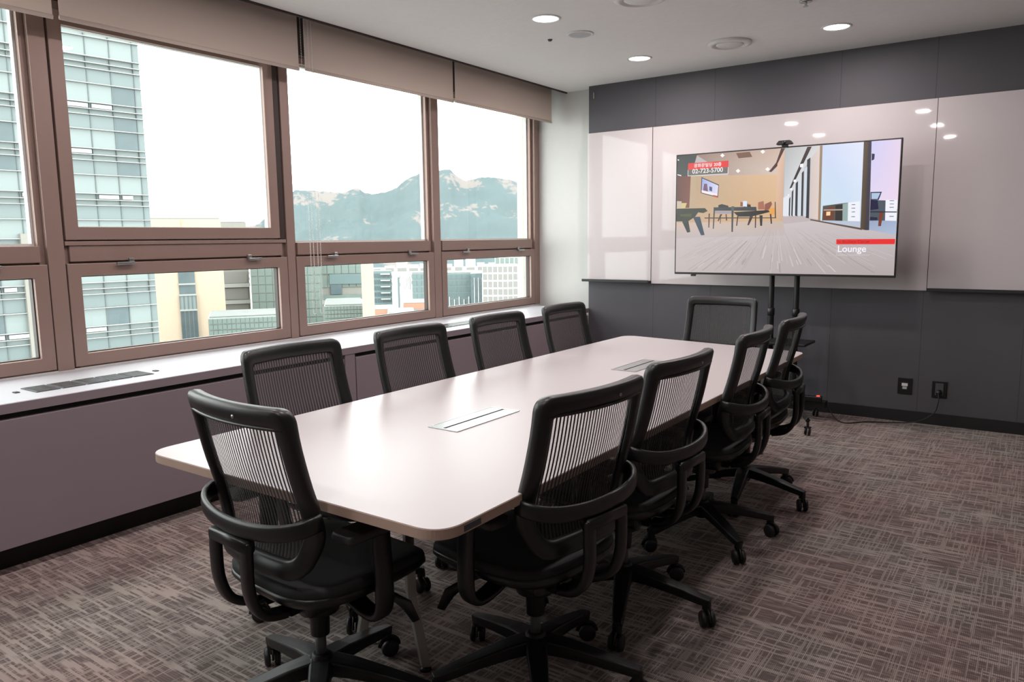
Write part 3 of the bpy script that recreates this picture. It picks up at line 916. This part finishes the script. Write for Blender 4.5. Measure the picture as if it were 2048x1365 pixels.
# end frames: splayed legs with a top rail and a lower tie
for fy in (1.712, 4.385):
    yy = fy - cy0
    for s in (-1, 1):
        bm = bmesh.new()
        tube(bm, [(s * 0.085, yy, TT - 0.035), (s * 0.095, yy, 0.24), (s * 0.150, yy, 0.012)], 0.026, 4, 0.014, up_hint=Vector((0, 1, 0)))
        lg = obj('leg', bm, M['leg_grey'], tb, bevel=0.002)
        bm = bmesh.new(); lathe(bm, [(0.0, 0.0), (0.020, 0.0), (0.018, 0.010), (0.0, 0.014)], 16, (s * 0.150, yy, 0))
        obj('foot_pad', bm, M['black'], lg, smooth=True)
    obj('top_rail', B(-0.42, 0.42, yy - 0.02, yy + 0.02, TT - 0.055, TT - 0.029), M['leg_grey'], tb, bevel=0.002)
    obj('tie_bar', B(-0.095, 0.095, yy - 0.008, yy + 0.008, 0.205, 0.245), M['leg_grey'], tb, bevel=0.002)
for s in (-1, 1):
    obj('long_rail', B(s * 0.285 - 0.02, s * 0.285 + 0.02, 1.733 - cy0, 4.364 - cy0, TT - 0.06, TT - 0.029), M['leg_grey'], tb, bevel=0.002)

# ------------------------------------------------------------------ office chairs
PROF = [(0.455, -0.172), (0.52, -0.156), (0.60, -0.138), (0.69, -0.150), (0.79, -0.177), (0.88, -0.197), (0.99, -0.216), (1.05, -0.225)]
def prof(z):
    P = PROF
    if z <= P[0][0]: return P[0][1]
    for i in range(len(P) - 1):
        if z <= P[i + 1][0]:
            t = (z - P[i][0]) / (P[i + 1][0] - P[i][0])
            m0 = (P[i + 1][1] - P[max(i - 1, 0)][1]) / (P[i + 1][0] - P[max(i - 1, 0)][0])
            j = min(i + 2, len(P) - 1)
            m1 = (P[j][1] - P[i][1]) / (P[j][0] - P[i][0])
            h = P[i + 1][0] - P[i][0]
            return ((2 * t**3 - 3 * t**2 + 1) * P[i][1] + (t**3 - 2 * t**2 + t) * h * m0 + (-2 * t**3 + 3 * t**2) * P[i + 1][1] + (t**3 - t**2) * h * m1)
    return P[-1][1]
def backy(x, z):
    return prof(z) - 0.040 * (1 - min(1, (x / 0.24) ** 2))

def make_chair(name, label, group):
    t_ = thing(name, label, 'chair', (0, 0, 0), 0, group)
    # backrest frame
    po = [(-0.190, 0.512), (0.190, 0.512), (0.243, 0.64), (0.236, 0.988), (-0.236, 0.988), (-0.243, 0.64)]
    pi_ = [(-0.155, 0.562), (0.155, 0.562), (0.198, 0.65), (0.192, 0.930), (-0.192, 0.930), (-0.198, 0.65)]
    O = round_poly(po, [0.075, 0.075, 0.16, 0.042, 0.042, 0.16], 8, 8)
    I = round_poly(pi_, [0.055, 0.055, 0.14, 0.018, 0.018, 0.14], 8, 8)
    rings = []
    for o_, i_ in zip(O, I):
        ring = []
        for j in range(12):
            a = 2 * math.pi * j / 12
            c, s = math.cos(a), math.sin(a)
            c2, s2 = math.copysign(abs(c) ** 0.6, c), math.copysign(abs(s) ** 0.6, s)
            p = (o_ + i_) / 2 + (o_ - i_) / 2 * c2
            th = 0.014 + 0.004 * abs(p[0]) / 0.24 + 0.007 * max(0, (p[1] - 0.90) / 0.09)
            ring.append(Vector((p[0], backy(p[0], p[1]) - 0.004 + s2 * th, p[1])))
        rings.append(ring)
    bm = bmesh.new(); skin_rings(bm, rings, closed_u=True)
    bf = obj('backrest_frame', bm, M['black'], t_, smooth=True)
    # raised lip under the top rail and a little boss
    bm = bmesh.new()
    tube(bm, [(x, backy(x, 0.932) - 0.020, 0.934) for x in [(-0.222 + 0.444 * k / 16) for k in range(17)]], 0.0045, 8, 0.005)
    obj('rail_lip', bm, M['black'], bf, smooth=True)
    bm = bmesh.new(); lathe(bm, [(0.0, -0.004), (0.005, -0.004), (0.006, 0.0), (0.0, 0.001)], 12, (0.06, backy(0.06, 0.955) - 0.021, 0.955), 'y')
    obj('badge', bm, M['steel'], bf, smooth=True)
    # mesh panel
    bm = bmesh.new()
    nz, nx = 26, 14
    grid = []
    for i in range(nz + 1):
        z_ = 0.548 + (0.938 - 0.548) * i / nz
        hw = 0.166 + (0.200 - 0.166) * min(1, (z_ - 0.548) / 0.09)
        grid.append([bm.verts.new(((-hw + 2 * hw * k / nx), backy(-hw + 2 * hw * k / nx, z_) + 0.003, z_)) for k in range(nx + 1)])
    for i in range(nz):
        for k in range(nx):
            bm.faces.new((grid[i][k], grid[i][k + 1], grid[i + 1][k + 1], grid[i + 1][k]))
    obj('backrest_mesh', bm, M['mesh'], t_, smooth=True)
    # bowed hoop behind the back
    pts = []
    for k in range(25):
        a = math.pi * k / 24
        x = -0.244 * math.cos(a)
        pts.append((x, -0.150 - 0.112 * math.sin(a) ** 0.7, 0.684 - 0.032 * math.sin(a)))
    bm = bmesh.new(); tube(bm, pts, 0.010, 12, 0.023, power=0.6)
    hoop = obj('support_hoop', bm, M['black'], t_, smooth=True)
    # rectangular spine loop hanging from the hoop and curving in under the seat
    for s in (-1, 1):
        p_ = smooth_path([(s * 0.074, -0.262, 0.622), (s * 0.076, -0.266, 0.57), (s * 0.074, -0.262, 0.48), (s * 0.070, -0.232, 0.415), (s * 0.060, -0.165, 0.386), (s * 0.05, -0.05, 0.380)], 7)
        bm = bmesh.new(); tube(bm, p_, 0.020, 12, 0.013, up_hint=Vector((0, 1, 0.2)), power=0.55)
        obj('support_bar', bm, M['black'], t_, smooth=True)
    bm = bmesh.new()
    tube(bm, [(-0.088, -0.263, 0.612), (0.088, -0.263, 0.612)], 0.016, 12, 0.018, power=0.5)
    obj('support_crosspiece', bm, M['black'], t_, smooth=True)
    # seat: fabric pad on a plastic pan
    def seat_rings(hw0, d0, d1, zt, n=40):
        out = []
        for (s, dz) in ((1.0, -0.034), (1.0, -0.012), (0.985, -0.003), (0.94, 0.002), (0.8, 0.000), (0.55, -0.004), (0.25, -0.006)):
            r = []
            for j in range(n):
                a = 2 * math.pi * j / n
                c, q = math.cos(a), math.sin(a)
                x = hw0 * s * math.copysign(abs(c) ** 0.55, c)
                y = (d0 + d1) / 2 + (d1 - d0) / 2 * s * math.copysign(abs(q) ** 0.6, q)
                yn = (y - d0) / (d1 - d0)
                z_ = zt + dz - 0.034 * max(0, (yn - 0.72) / 0.28) ** 2 + 0.010 * max(0, (0.2 - yn) / 0.2) ** 2 + 0.012 * (abs(x) / hw0) ** 3
                r.append(Vector((x, y, z_)))
            out.append(r)
        return out
    bm = bmesh.new(); skin_rings(bm, seat_rings(0.240, -0.195, 0.290, 0.474))
    seat = obj('seat', bm, M['black_fabric'], t_, smooth=True)
    R = []
    for (s, z0_) in ((1.012, 0.464), (1.015, 0.450), (0.95, 0.430), (0.75, 0.412), (0.45, 0.404)):
        r = []
        for j in range(40):
            a = 2 * math.pi * j / 40
            c, q = math.cos(a), math.sin(a)
            y = 0.0475 + 0.2425 * s * math.copysign(abs(q) ** 0.6, q)
            yn = (y + 0.195) / 0.485
            r.append(Vector((0.238 * s * math.copysign(abs(c) ** 0.55, c), y, z0_ - 0.034 * max(0, (yn - 0.72) / 0.28) ** 2 - 0.006)))
        R.append(r)
    bm = bmesh.new(); skin_rings(bm, R)
    obj('seat_pan', bm, M['black'], t_, smooth=True)
    # armrests
    for s in (-1, 1):
        p_ = smooth_path([(s * 0.10, 0.03, 0.385), (s * 0.19, 0.028, 0.358), (s * 0.245, 0.026, 0.362), (s * 0.270, 0.024, 0.405), (s * 0.274, 0.020, 0.50), (s * 0.270, 0.018, 0.618)], 6)
        bm = bmesh.new(); tube(bm, p_, 0.013, 12, 0.029, up_hint=Vector((0, 1, 0)), power=0.6)
        am = obj('armrest', bm, M['black'], t_, smooth=True)
        pad = round_poly([(-0.043, -0.115), (0.043, -0.115), (0.043, 0.135), (-0.043, 0.135)], [0.022] * 4, 5, 4)
        bm = bmesh.new()
        skin_rings(bm, [[Vector((s * 0.266 + p[0] * k, p[1] * (0.5 + k / 2), 0.618 + z_)) for p in pad] for k, z_ in ((0.86, 0.0), (1.0, 0.006), (1.0, 0.018), (0.93, 0.025))])
        obj('arm_pad', bm, M['black_soft'], am, smooth=True, bevel=0.002)
    # tilt mechanism, paddles, gas lift
    bm = bmesh.new()
    box(bm, -0.110, 0.110, -0.11, 0.14, 0.352, 0.408)
    mech = obj('tilt_mechanism', bm, M['black'], t_, bevel=0.018, seg=3)
    for s in (-1, 1):
        bm = bmesh.new()
        tube(bm, [(s * 0.08, 0.09, 0.375), (s * 0.20, 0.12, 0.368)], 0.007, 8)
        tube(bm, [(s * 0.19, 0.115, 0.37), (s * 0.235, 0.135, 0.345), (s * 0.262, 0.145, 0.300)], [0.014, 0.026, 0.018], 10, [0.007, 0.006, 0.005], up_hint=Vector((0, 1, 0)))
        obj('lever', bm, M['black'], mech, smooth=True)
    bm = bmesh.new(); lathe(bm, [(0.0, 0.356), (0.068, 0.356), (0.060, 0.312), (0.030, 0.302), (0.028, 0.235), (0.0, 0.235)], 24)
    gl = obj('gas_lift', bm, M['black'], t_, smooth=True, bevel=0.002)
    bm = bmesh.new(); lathe(bm, [(0.0, 0.24), (0.0165, 0.24), (0.0165, 0.15), (0.0, 0.15)], 16)
    obj('piston', bm, M['grille'], gl, smooth=True)
    # five-star base
    R_ = 0.318
    base = None
    bm = bmesh.new()
    lathe(bm, [(0.0, 0.176), (0.026, 0.176), (0.034, 0.164), (0.037, 0.106), (0.030, 0.092), (0.0, 0.092)], 30)
    for k in range(5):
        a = 2 * math.pi * k / 5
        d = Vector((math.cos(a), math.sin(a), 0))
        p_ = [d * 0.012 + Vector((0, 0, 0.142)), d * 0.10 + Vector((0, 0, 0.134)), d * 0.20 + Vector((0, 0, 0.116)), d * 0.29 + Vector((0, 0, 0.096)), d * (R_ + 0.012) + Vector((0, 0, 0.088))]
        tube(bm, p_, [0.036, 0.031, 0.026, 0.021, 0.016], 16, [0.026, 0.022, 0.018, 0.016, 0.014], power=0.32)
        lathe(bm, [(0.0, 0.092), (0.016, 0.092), (0.017, 0.062), (0.0, 0.062)], 14, (d.x * R_, d.y * R_, 0))
    base = obj('star_base', bm, M['dark_metal'], t_, bevel=0.003)
    for k in range(5):
        a = 2 * math.pi * k / 5
        px, py = math.cos(a) * R_, math.sin(a) * R_
        sw = (0.6, 2.1, 3.7, 5.0, 0.1)[k]
        bm = bmesh.new()
        tube(bm, [(0, 0, 0.067), (0, 0, 0.040)], 0.006, 8)
        # hood arc over the wheels
        hood = [(0.0125, 0.032 * math.cos(q) * 0.92, 0.030 + 0.032 * math.sin(q)) for q in [math.pi * i / 10 for i in range(11)]]
        tube(bm, [(0.0, y - 0.008, z_) for (_, y, z_) in hood], 0.010, 8, 0.004, up_hint=Vector((1, 0, 0)))
        c_ = obj('caster', bm, M['black'], t_, smooth=True)
        c_.location = (px, py, 0)
        c_.rotation_euler = (0, 0, sw)
        bm = bmesh.new()
        for s in (-1, 1):
            lathe(bm, [(0.0, s * 0.007), (0.026, s * 0.007), (0.0295, s * 0.0105), (0.0295, s * 0.019), (0.026, s * 0.0245), (0.012, s * 0.026), (0.0, s * 0.0255)], 24, (0, -0.008, 0.0297), 'x')
        obj('wheel', bm, M['black_soft'], c_, smooth=True)
    return t_


def copy_tree(o, parent=None):
    c = o.copy()
    COL.objects.link(c)
    c.parent = parent
    for ch in list(o.children):
        copy_tree(ch, c)
    return c

GR = 'black mesh office chairs around the conference table'
HP = math.pi / 2
CH = [  # x, y, rotation, base spin (degrees), label
    (-1.694, 1.392, -0.08, 26, 'black mesh office chair at the near end of the table'),
    (-1.230, 1.850, HP - 0.13, 91, 'black mesh office chair nearest the camera on the side away from the windows'),
    (-1.235, 2.465, HP - 0.05, 5, 'second black mesh office chair from the camera on the side away from the windows'),
    (-1.245, 3.285, HP + 0.06, 32, 'third black mesh office chair from the camera on the side away from the windows'),
    (-1.255, 3.920, HP + 0.07, -8, 'black mesh office chair closest to the television on the side away from the windows'),
    (-1.760, 4.730, math.pi + 0.03, 10, 'black mesh office chair at the far end of the table by the charcoal wall'),
    (-2.205, 1.925, -HP, 38, 'nearest black mesh office chair on the window side of the table'),
    (-2.205, 2.610, -HP, 15, 'second nearest black mesh office chair on the window side of the table'),
    (-2.205, 3.300, -HP, 50, 'third nearest black mesh office chair on the window side of the table'),
    (-2.205, 3.995, -HP, 20, 'farthest black mesh office chair on the window side beside the corner'),
]
proto = make_chair('office_chair', CH[0][4], GR)
def spin(ch, deg, rot):
    """turn the star base and its wheels under the seat"""
    a = math.radians(deg) - rot
    for c in ch.children:
        if c.name.split('.')[0] in ('star_base', 'caster'):
            x, y = c.location.x, c.location.y
            c.location = (x * math.cos(a) - y * math.sin(a), x * math.sin(a) + y * math.cos(a), 0)
            c.rotation_euler = (0, 0, c.rotation_euler.z + a)
chairs = [proto] + [copy_tree(proto) for _ in CH[1:]]
for o, (x, y, r, sp, lb) in zip(chairs, CH):
    o.location = (x, y, 0)
    o.rotation_euler = (0, 0, r)
    o['label'] = lb
    spin(o, sp, r)

# ------------------------------------------------------------------ the city outside
def polar(az, d):
    """a bearing (degrees west of the table's long axis) and a distance from the room"""
    a = math.radians(az)
    return Vector((-math.sin(a) * d, math.cos(a) * d))

M['beige_stone'] = pbr('beige_stone_cladding', (178, 159, 140), 0.8, scale=0.2, var=0.03)
M['teal_glass'] = pbr('teal_curtain_glass', (98, 110, 111), 0.25, scale=0.15, var=0.12)
M['teal_blind'] = pbr('curtain_glass_with_blinds_down', (117, 127, 127), 0.35, scale=0.2, var=0.06)
M['teal_dark'] = pbr('dark_office_glass', (74, 88, 92), 0.2, scale=0.5, var=0.35)
M['spandrel'] = pbr('grey_green_spandrel', (110, 121, 121), 0.4, scale=0.3, var=0.06)
M['ledge'] = pbr('pale_facade_ledge', (146, 148, 145), 0.5)
M['mull'] = pbr('glare_paled_mullion', (84, 93, 94), 0.5)  # paled, like the greyed facade glass, to paint in veiling glare
M['vent_white'] = pbr('white_vent_window', (170, 174, 178), 0.5)
M['concrete'] = pbr('pale_grey_concrete', (128, 126, 120), 0.8, scale=0.4, var=0.08)
M['white_tower'] = pbr('white_cladding', (226, 226, 224), 0.7, scale=0.2, var=0.04)
M['green_glass'] = pbr('green_grey_glass', (99, 112, 107), 0.4, scale=0.3, var=0.2)
M['far_glass'] = pbr('far_teal_glass', (89, 107, 108), 0.45, scale=0.05, var=0.3)
M['grid_glass'] = pbr('far_grey_windows', (116, 115, 113), 0.5, scale=0.08, var=0.12)
M['roof_gravel'] = pbr('grey_roof_gravel', (104, 108, 106), 0.95, scale=0.5, var=0.2)
M['brick'] = pbr('terracotta_roof', (148, 112, 94), 0.8, scale=0.2, var=0.1)
M['pale_city'] = pbr('pale_city_ground', (144, 145, 142), 0.9, scale=0.01, var=0.15)


class Facade:
    """a building whose front runs from P0 to P1 (seen left to right), extruded back by depth"""
    def __init__(s, name, label, P0, P1, depth, z0, z1, wall, group=None):
        s.P0, s.P1 = Vector(P0), Vector(P1)
        s.L = (s.P1 - s.P0).length
        u = (s.P1 - s.P0) / s.L
        n = Vector((u.y, -u.x))                      # towards the viewer
        if n.dot(-s.P0) < 0: n = -n
        s.root = thing(name, label, 'building', (s.P0.x, s.P0.y, z0), 0, group)
        s.root.rotation_euler = (0, 0, math.atan2(u.y, u.x))
        s.sg = 1.0 if Vector((-u.y, u.x)).dot(n) > 0 else -1.0     # local +y towards the viewer or away
        s.z0, s.H, s.depth = z0, z1 - z0, depth
        s.cache = {}
        obj('wall', s.bx(0, s.L, 0, s.H, -depth, 0), wall, s.root)
        obj('roof', s.bx(0.15, s.L - 0.15, s.H + 0.01, s.H + 0.15, -depth + 0.2, -0.2), M['roof_gravel'], s.root)

    def bx(s, u0, u1, v0, v1, d0, d1):
        a, b = sorted((d0 * s.sg, d1 * s.sg))
        return B(u0, u1, a, b, v0, v1)

    def panel(s, name, u0, u1, v0, v1, mat, out=0.12, inn=-0.05):
        """a proud panel between u (along) and v (height above datum z)"""
        v0, v1 = v0 - s.z0, v1 - s.z0
        key = (name, round(u1 - u0, 2), round(v1 - v0, 2), mat.name, out)
        if key in s.cache:
            o = bpy.data.objects.new(name, s.cache[key]); link(o, s.root)
        else:
            o = obj(name, s.bx(0, u1 - u0, 0, v1 - v0, inn, out), mat, s.root)
            s.cache[key] = o.data
        o.location = (u0, 0, v0)
        return o


rng = random.Random(11)
# 1. glass office tower filling the left windows
E0 = polar(60.42, 72.0)
dirn = Vector((-math.sin(math.radians(-7)), math.cos(math.radians(-7))))
Lt = 16.0
t1 = Facade('office_tower', 'tall glass office tower with white ledges filling the leftmost windows', E0 - dirn * Lt, E0, 22, -70, 34, M['spandrel'])
FH, Z_REF, BAY = 3.56, 10.45, 1.80
edges = [Lt - 0.53 - BAY * k for k in range(8)]
for fl in range(-2, 7):
    zt = Z_REF - FH * fl
    for dz in (0.0, 1.48, 1.98, 2.42):
        t1.panel('ledge', 0, Lt, zt - dz - 0.055, zt - dz, M['ledge'], 0.36)
    for k, e in enumerate(edges):
        u0 = e - BAY + 0.05
        r = rng.random()
        t1.panel('window', u0, e - 0.02, zt - 1.48, zt - 0.06, M['teal_blind'] if r < (0.95 if fl < 3 else 0.7) else M['teal_dark'], 0.10)
        t1.panel('window', u0, e - 0.02, zt - FH + 0.02, zt - 2.48, M['teal_glass'] if r < 0.95 else M['teal_dark'], 0.10)
        if rng.random() < 0.30:
            t1.panel('vent_window', u0 + 0.1, u0 + (1.6 if rng.random() < 0.4 else 0.9), zt - 1.92, zt - 1.62, M['vent_white'], 0.30)
    t1.panel('corner_panel', Lt - 0.50, Lt - 0.02, zt - FH, zt, M['teal_glass'], 0.12)
for e in edges:
    t1.panel('mullion', e - 0.02, e + 0.05, -40, 33, M['mull'], 0.16)
t1.panel('pilaster', Lt - 9.85, Lt - 9.35, -40, 2.2, M['concrete'], 0.5)

def el(d, e):
    return 1.39 + d * math.tan(math.radians(e))

def block(name, label, az0, az1, d, e1, wall, depth=14, e0=None, d1=None, group=None):
    return Facade(name, label, polar(az0, d), polar(az1, d1 or d), depth, -75 if e0 is None else el(d, e0), el(d, e1), wall, group)

# 2. beige tower with a glass strip, behind the glass tower
b = block('stone_tower', 'beige stone tower with a vertical strip of green glass beside the glass tower', 61.2, 55.98, 125, 1.62, M['beige_stone'], 16)
L = b.L
b.panel('glass_strip', L * 0.435, L * 0.635, el(125, -14), el(125, -2.0), M['teal_dark'], 0.2)
b.panel('glass_strip', L * 0.435, L * 0.635, el(125, -4.6), el(125, -3.65), M['teal_blind'], 0.35)
for i in range(5):
    u = L * (0.435 + 0.2 * (i / 4))
    b.panel('mullion', u - 0.06, u + 0.06, el(125, -9), el(125, -3.65), M['mull'], 0.45)
for e_ in (-2.85, -3.6, -4.65): b.panel('ledge', L * 0.43, L * 0.64, el(125, e_) - 0.12, el(125, e_) + 0.12, M['ledge'], 0.5)
b.panel('roof_plant', L * 0.0, L * 0.5, el(125, 0.2), el(125, 1.60), M['beige_stone'], 0.3)
# 3. grey block with louvred bands right of it
b = block('louvred_block', 'grey office block with louvre bands right of the beige tower', 59.0, 54.3, 150, 1.36, M['concrete'], 14)
L = b.L
for k, e_ in enumerate((-3.05, -4.22, -5.4, -6.5)):
    b.panel('ledge', 0, L, el(150, e_) - 0.35, el(150, e_) + 0.35, M['ledge'], 0.7)
for k in range(4):
    b.panel('louvre_band', L * 0.55, L * 0.97, el(150, -4.05 - 1.15 * (k - 1)), el(150, -3.25 - 1.15 * (k - 1)), M['grid_glass'], 0.3)
# 4. glass grid building
def grid_building(name, label, az0, az1, d, e1, wall, glassmat, nu, pitch_v, elow, m_u=0.10, m_v=0.16, depth=14, group=None, frame_first=True):
    b = block(name, label, az0, az1, d, e1, wall, depth, group=group)
    z1 = el(d, e1) - pitch_v * m_v
    p = b.L / nu
    z = z1
    while z > el(d, elow):
        for k in range(nu):
            b.panel('window', k * p + p * m_u, (k + 1) * p - p * m_u * 0.3, z - pitch_v * (1 - m_v), z, glassmat, 0.25)
        z -= pitch_v
    return b
M['net_white'] = pbr('white_scaffold_grid', (150, 156, 152), 0.8, scale=0.3, var=0.1)
grid_building('gridded_glass_building', 'building wrapped in a fine white grid left of the middle window post', 54.2, 49.3, 140, -1.2, M['net_white'], M['green_glass'], 10, 1.5, -7.0, 0.05, 0.10)
b = grid_building('curtain_wall_block', 'grey green curtain wall building in the lower window behind the bead chains', 49.4, 46.3, 150, -1.4, M['concrete'], M['green_glass'], 6, 2.6, -3.0, 0.05, 0.12)
L = b.L
b.panel('teal_band', L * 0.22, L, el(150, -3.15), el(150, -2.42), M['far_glass'], 0.6)
b.panel('dark_bay', L * 0.24, L * 0.50, el(150, -3.9), el(150, -3.18), M['teal_dark'], 0.5)
b.panel('pale_band', 0, L, el(150, -4.6), el(150, -4.3), M['ledge'], 0.4)
b.panel('glass_band', L * 0.02, L * 0.98, el(150, -4.28), el(150, -3.95), M['green_glass'], 0.4)
grid_building('low_grid_annex', 'low building with a small white window grid in front of the curtain wall block', 49.2, 46.35, 120, -4.75, M['net_white'], M['green_glass'], 12, 0.62, -7.4, 0.08, 0.15)
grid_building('low_grid_wing', 'low grey building with a fine grid in front of the beige tower', 57.2, 52.3, 105, -5.3, M['net_white'], M['green_glass'], 16, 0.75, -7.4, 0.06, 0.2, 10)
# 5. cream column tower
b = block('cream_pier', 'plain cream stone pier standing tall in the lower third window', 46.42, 45.52, 110, -1.3, M['beige_stone'], 8)
# 6. dark apartment tower with balconies
b = grid_building('balcony_tower', 'dark apartment tower with rows of white balconies', 45.7, 44.2, 420, -2.3, M['far_glass'], M['teal_dark'], 4, 3.4, -5.6, 0.12, 0.35)
for k in range(8): b.panel('balcony', b.L * 0.45, b.L * 0.92, el(420, -2.55) - k * 3.4, el(420, -2.55) - k * 3.4 + 0.7, M['ledge'], 1.5)
b = block('white_tower', 'narrow white tower beside the dark apartment tower', 44.15, 43.62, 400, -2.62, M['white_tower'], 14)
b.panel('window_strip', b.L * 0.72, b.L * 0.98, el(400, -5.2), el(400, -2.75), M['far_glass'], 0.4)
b = block('white_ribbed_tower', 'white ribbed tower right of the narrow white tower', 43.55, 42.75, 395, -2.6, M['white_tower'], 14)
for k in range(6): b.panel('rib', b.L * (0.1 + 0.15 * k), b.L * (0.13 + 0.15 * k), el(395, -3.7), el(395, -2.65), M['grid_glass'], 0.4)
grid_building('teal_block', 'teal glass block beside the fourth window post', 42.7, 40.95, 390, -2.45, M['spandrel'], M['far_glass'], 5, 3.3, -5.2, 0.10, 0.22)
b = grid_building('finned_teal_block', 'teal glass block with white vertical fins in the last window', 40.9, 38.2, 400, -2.5, M['spandrel'], M['far_glass'], 7, 3.3, -5.8, 0.10, 0.2)
for k in range(7): b.panel('fin', b.L * (0.08 + k * 0.135), b.L * (0.10 + k * 0.135), el(400, -5.9), el(400, -4.5 if k % 2 else -4.3), M['white_tower'], 1.2)
b = block('blue_slab', 'blue grey glass slab between the finned block and the white gridded block', 38.3, 37.3, 385, -2.6, M['teal_dark'], 14)
for k in range(3): b.panel('fin', b.L * (0.25 + k * 0.3), b.L * (0.28 + k * 0.3), el(385, -5.9), el(385, -2.9), M['white_tower'], 1.0)
grid_building('white_gridded_block', 'white office block with a regular grid of grey square windows', 37.42, 34.75, 380, -1.95, M['white_tower'], M['grid_glass'], 7, 3.75, -5.6, 0.13, 0.2)
b = block('rear_glass_block', 'pale glass block rising behind the white gridded block', 36.45, 34.2, 430, -1.36, M['white_tower'], 12)
for k in range(6): b.panel('window', b.L * (0.02 + 0.16 * k), b.L * (0.15 + 0.16 * k), el(430, -1.95), el(430, -1.42), M['green_glass'], 0.3)
# near corner pier of the neighbouring wing with joints
b = block('neighbour_wing', 'cream and green panelled pier of the neighbouring wing in the last window', 34.72, 33.2, 26, 16, M['beige_stone'], 3)
b.panel('glass_panel', b.L * 0.30, b.L * 0.86, el(26, -12), el(26, 15.9), M['teal_blind'], 0.03)
for k in range(11): b.panel('joint', b.L * 0.29, b.L * 0.87, el(26, -7 + 2.05 * k), el(26, -7 + 2.05 * k) + 0.012, M['mull'], 0.04)
# low roofs below the towers
for k, (a0, a1, d, e_, mt, lb) in enumerate([
        (45.6, 43.9, 250, -5.15, 'brick', 'low terracotta building below the dark apartment tower'),
        (43.4, 41.0, 260, -4.72, 'brick', 'low brick coloured building below the teal block'),
        (44.6, 42.6, 230, -5.45, 'white_tower', 'flat white roof in front of the terracotta buildings')]):
    b = block('low_building', lb, a0, a1, d, e_, M[mt], 18)
    for i in range(4): b.panel('window', b.L * (0.08 + 0.23 * i), b.L * (0.22 + 0.23 * i), el(d, e_) - 4.6, el(d, e_) - 2.0, M['grid_glass'], 0.3)
# pale far town between the towers and the mountain
for k in range(26):
    az = 55.0 - k * 0.86
    d = rng.uniform(560, 900)
    w = rng.uniform(0.5, 0.84)
    b = block('far_apartment', 'pale distant apartment block at the foot of the mountain', az, az - w, d, rng.uniform(-2.05, -1.45), M['white_tower'], 14, group='pale distant apartment blocks at the foot of the mountain')
    nrow = 3
    for i in range(nrow):
        b.panel('window_row', b.L * 0.08, b.L * 0.92, el(d, -2.2) - i * 6 - 1.5, el(d, -2.2) - i * 6 + 1.5, M['grid_glass'], 0.4)

# mountain ridge with granite outcrops
RIDGE = [(70, 0.3), (60, 0.6), (54.05, 1.05), (53.36, 1.33), (52.75, 1.85), (51.74, 2.94), (50.84, 3.62), (49.6, 3.58), (48.68, 3.56), (47.47, 3.47), (46.9, 3.68), (46.43, 3.78), (45.87, 3.4), (45.4, 3.33), (44.44, 3.49), (43.67, 3.78), (42.98, 4.39), (42.0, 4.82), (41.32, 4.91), (40.15, 5.09), (39.67, 5.12), (39.29, 4.71), (38.61, 4.32), (38.13, 4.37), (37.44, 4.53), (36.66, 4.55), (35.68, 4.44), (34.8, 4.24), (32, 3.6), (28, 3.0), (20, 2.0)]
def ridge(az):
    for i in range(len(RIDGE) - 1):
        a, b_ = RIDGE[i], RIDGE[i + 1]
        if a[0] >= az >= b_[0]:
            t = (a[0] - az) / (a[0] - b_[0])
            return a[1] + (b_[1] - a[1]) * t
    return 0.3
from mathutils import noise as mn
bm = bmesh.new()
NA, ND = 330, 46
D0, D1 = 2150.0, 2600.0
rows = []
for i in range(ND + 1):
    t = i / ND
    d = D0 + (D1 - D0) * t
    row = []
    for j in range(NA + 1):
        az = 68 - (68 - 22) * j / NA
        p = polar(az, d)
        top = el(D1, ridge(az))
        bot = el(D0, -2.2)
        prof_ = t ** 1.15
        z_ = bot + (top - bot) * prof_
        amp = 42 * math.sin(math.pi * min(1, t)) + 3
        q = Vector((p.x * 0.004, p.y * 0.004, 0))
        z_ += amp * (abs(mn.noise(q)) * 1.2 - 0.35) + amp * 0.35 * mn.noise(q * 4.2) + 3.0 * mn.noise(q * 17)
        row.append(bm.verts.new((p.x, p.y, z_)))
    rows.append(row)
back = [bm.verts.new((v.co.x * 1.3, v.co.y * 1.3, -75)) for v in rows[-1]]
rows.append(back)
for i in range(len(rows) - 1):
    for j in range(NA):
        bm.faces.new((rows[i][j], rows[i][j + 1], rows[i + 1][j + 1], rows[i + 1][j]))
m = N('hazed_forest_granite')
co, x, y, z = m.xyz()
forest = m.mix(m.noise(co, 0.02, 6.0, 0.75), lin((78, 90, 91)), lin((92, 102, 105)))  # forest greyed towards blue, painting in the distant haze
big = m.noise(co, 0.0075, 3.0, 0.6)
fine = m.noise(co, 0.05, 4.0, 0.65)
hgt = m.ramp(z, 0.0, 190.0)
rock = m.ramp(m.math('ADD', m.math('ADD', m.math('MULTIPLY', big, 0.75), m.math('MULTIPLY', fine, 0.35)), m.math('MULTIPLY', hgt, 0.03)), 0.625, 0.68)
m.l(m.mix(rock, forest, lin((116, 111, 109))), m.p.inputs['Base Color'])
m.p.inputs['Roughness'].default_value = 1.0
m.p.inputs['Specular IOR Level'].default_value = 0.0
mt = obj('mountain', bm, m.m, smooth=True)
tag(mt, 'hazy green mountain ridge with pale granite outcrops beyond the city', 'mountain')
bm = B(-3200, 600, -300, 3200, -77, -75)
struct('ground', bm, M['pale_city'])
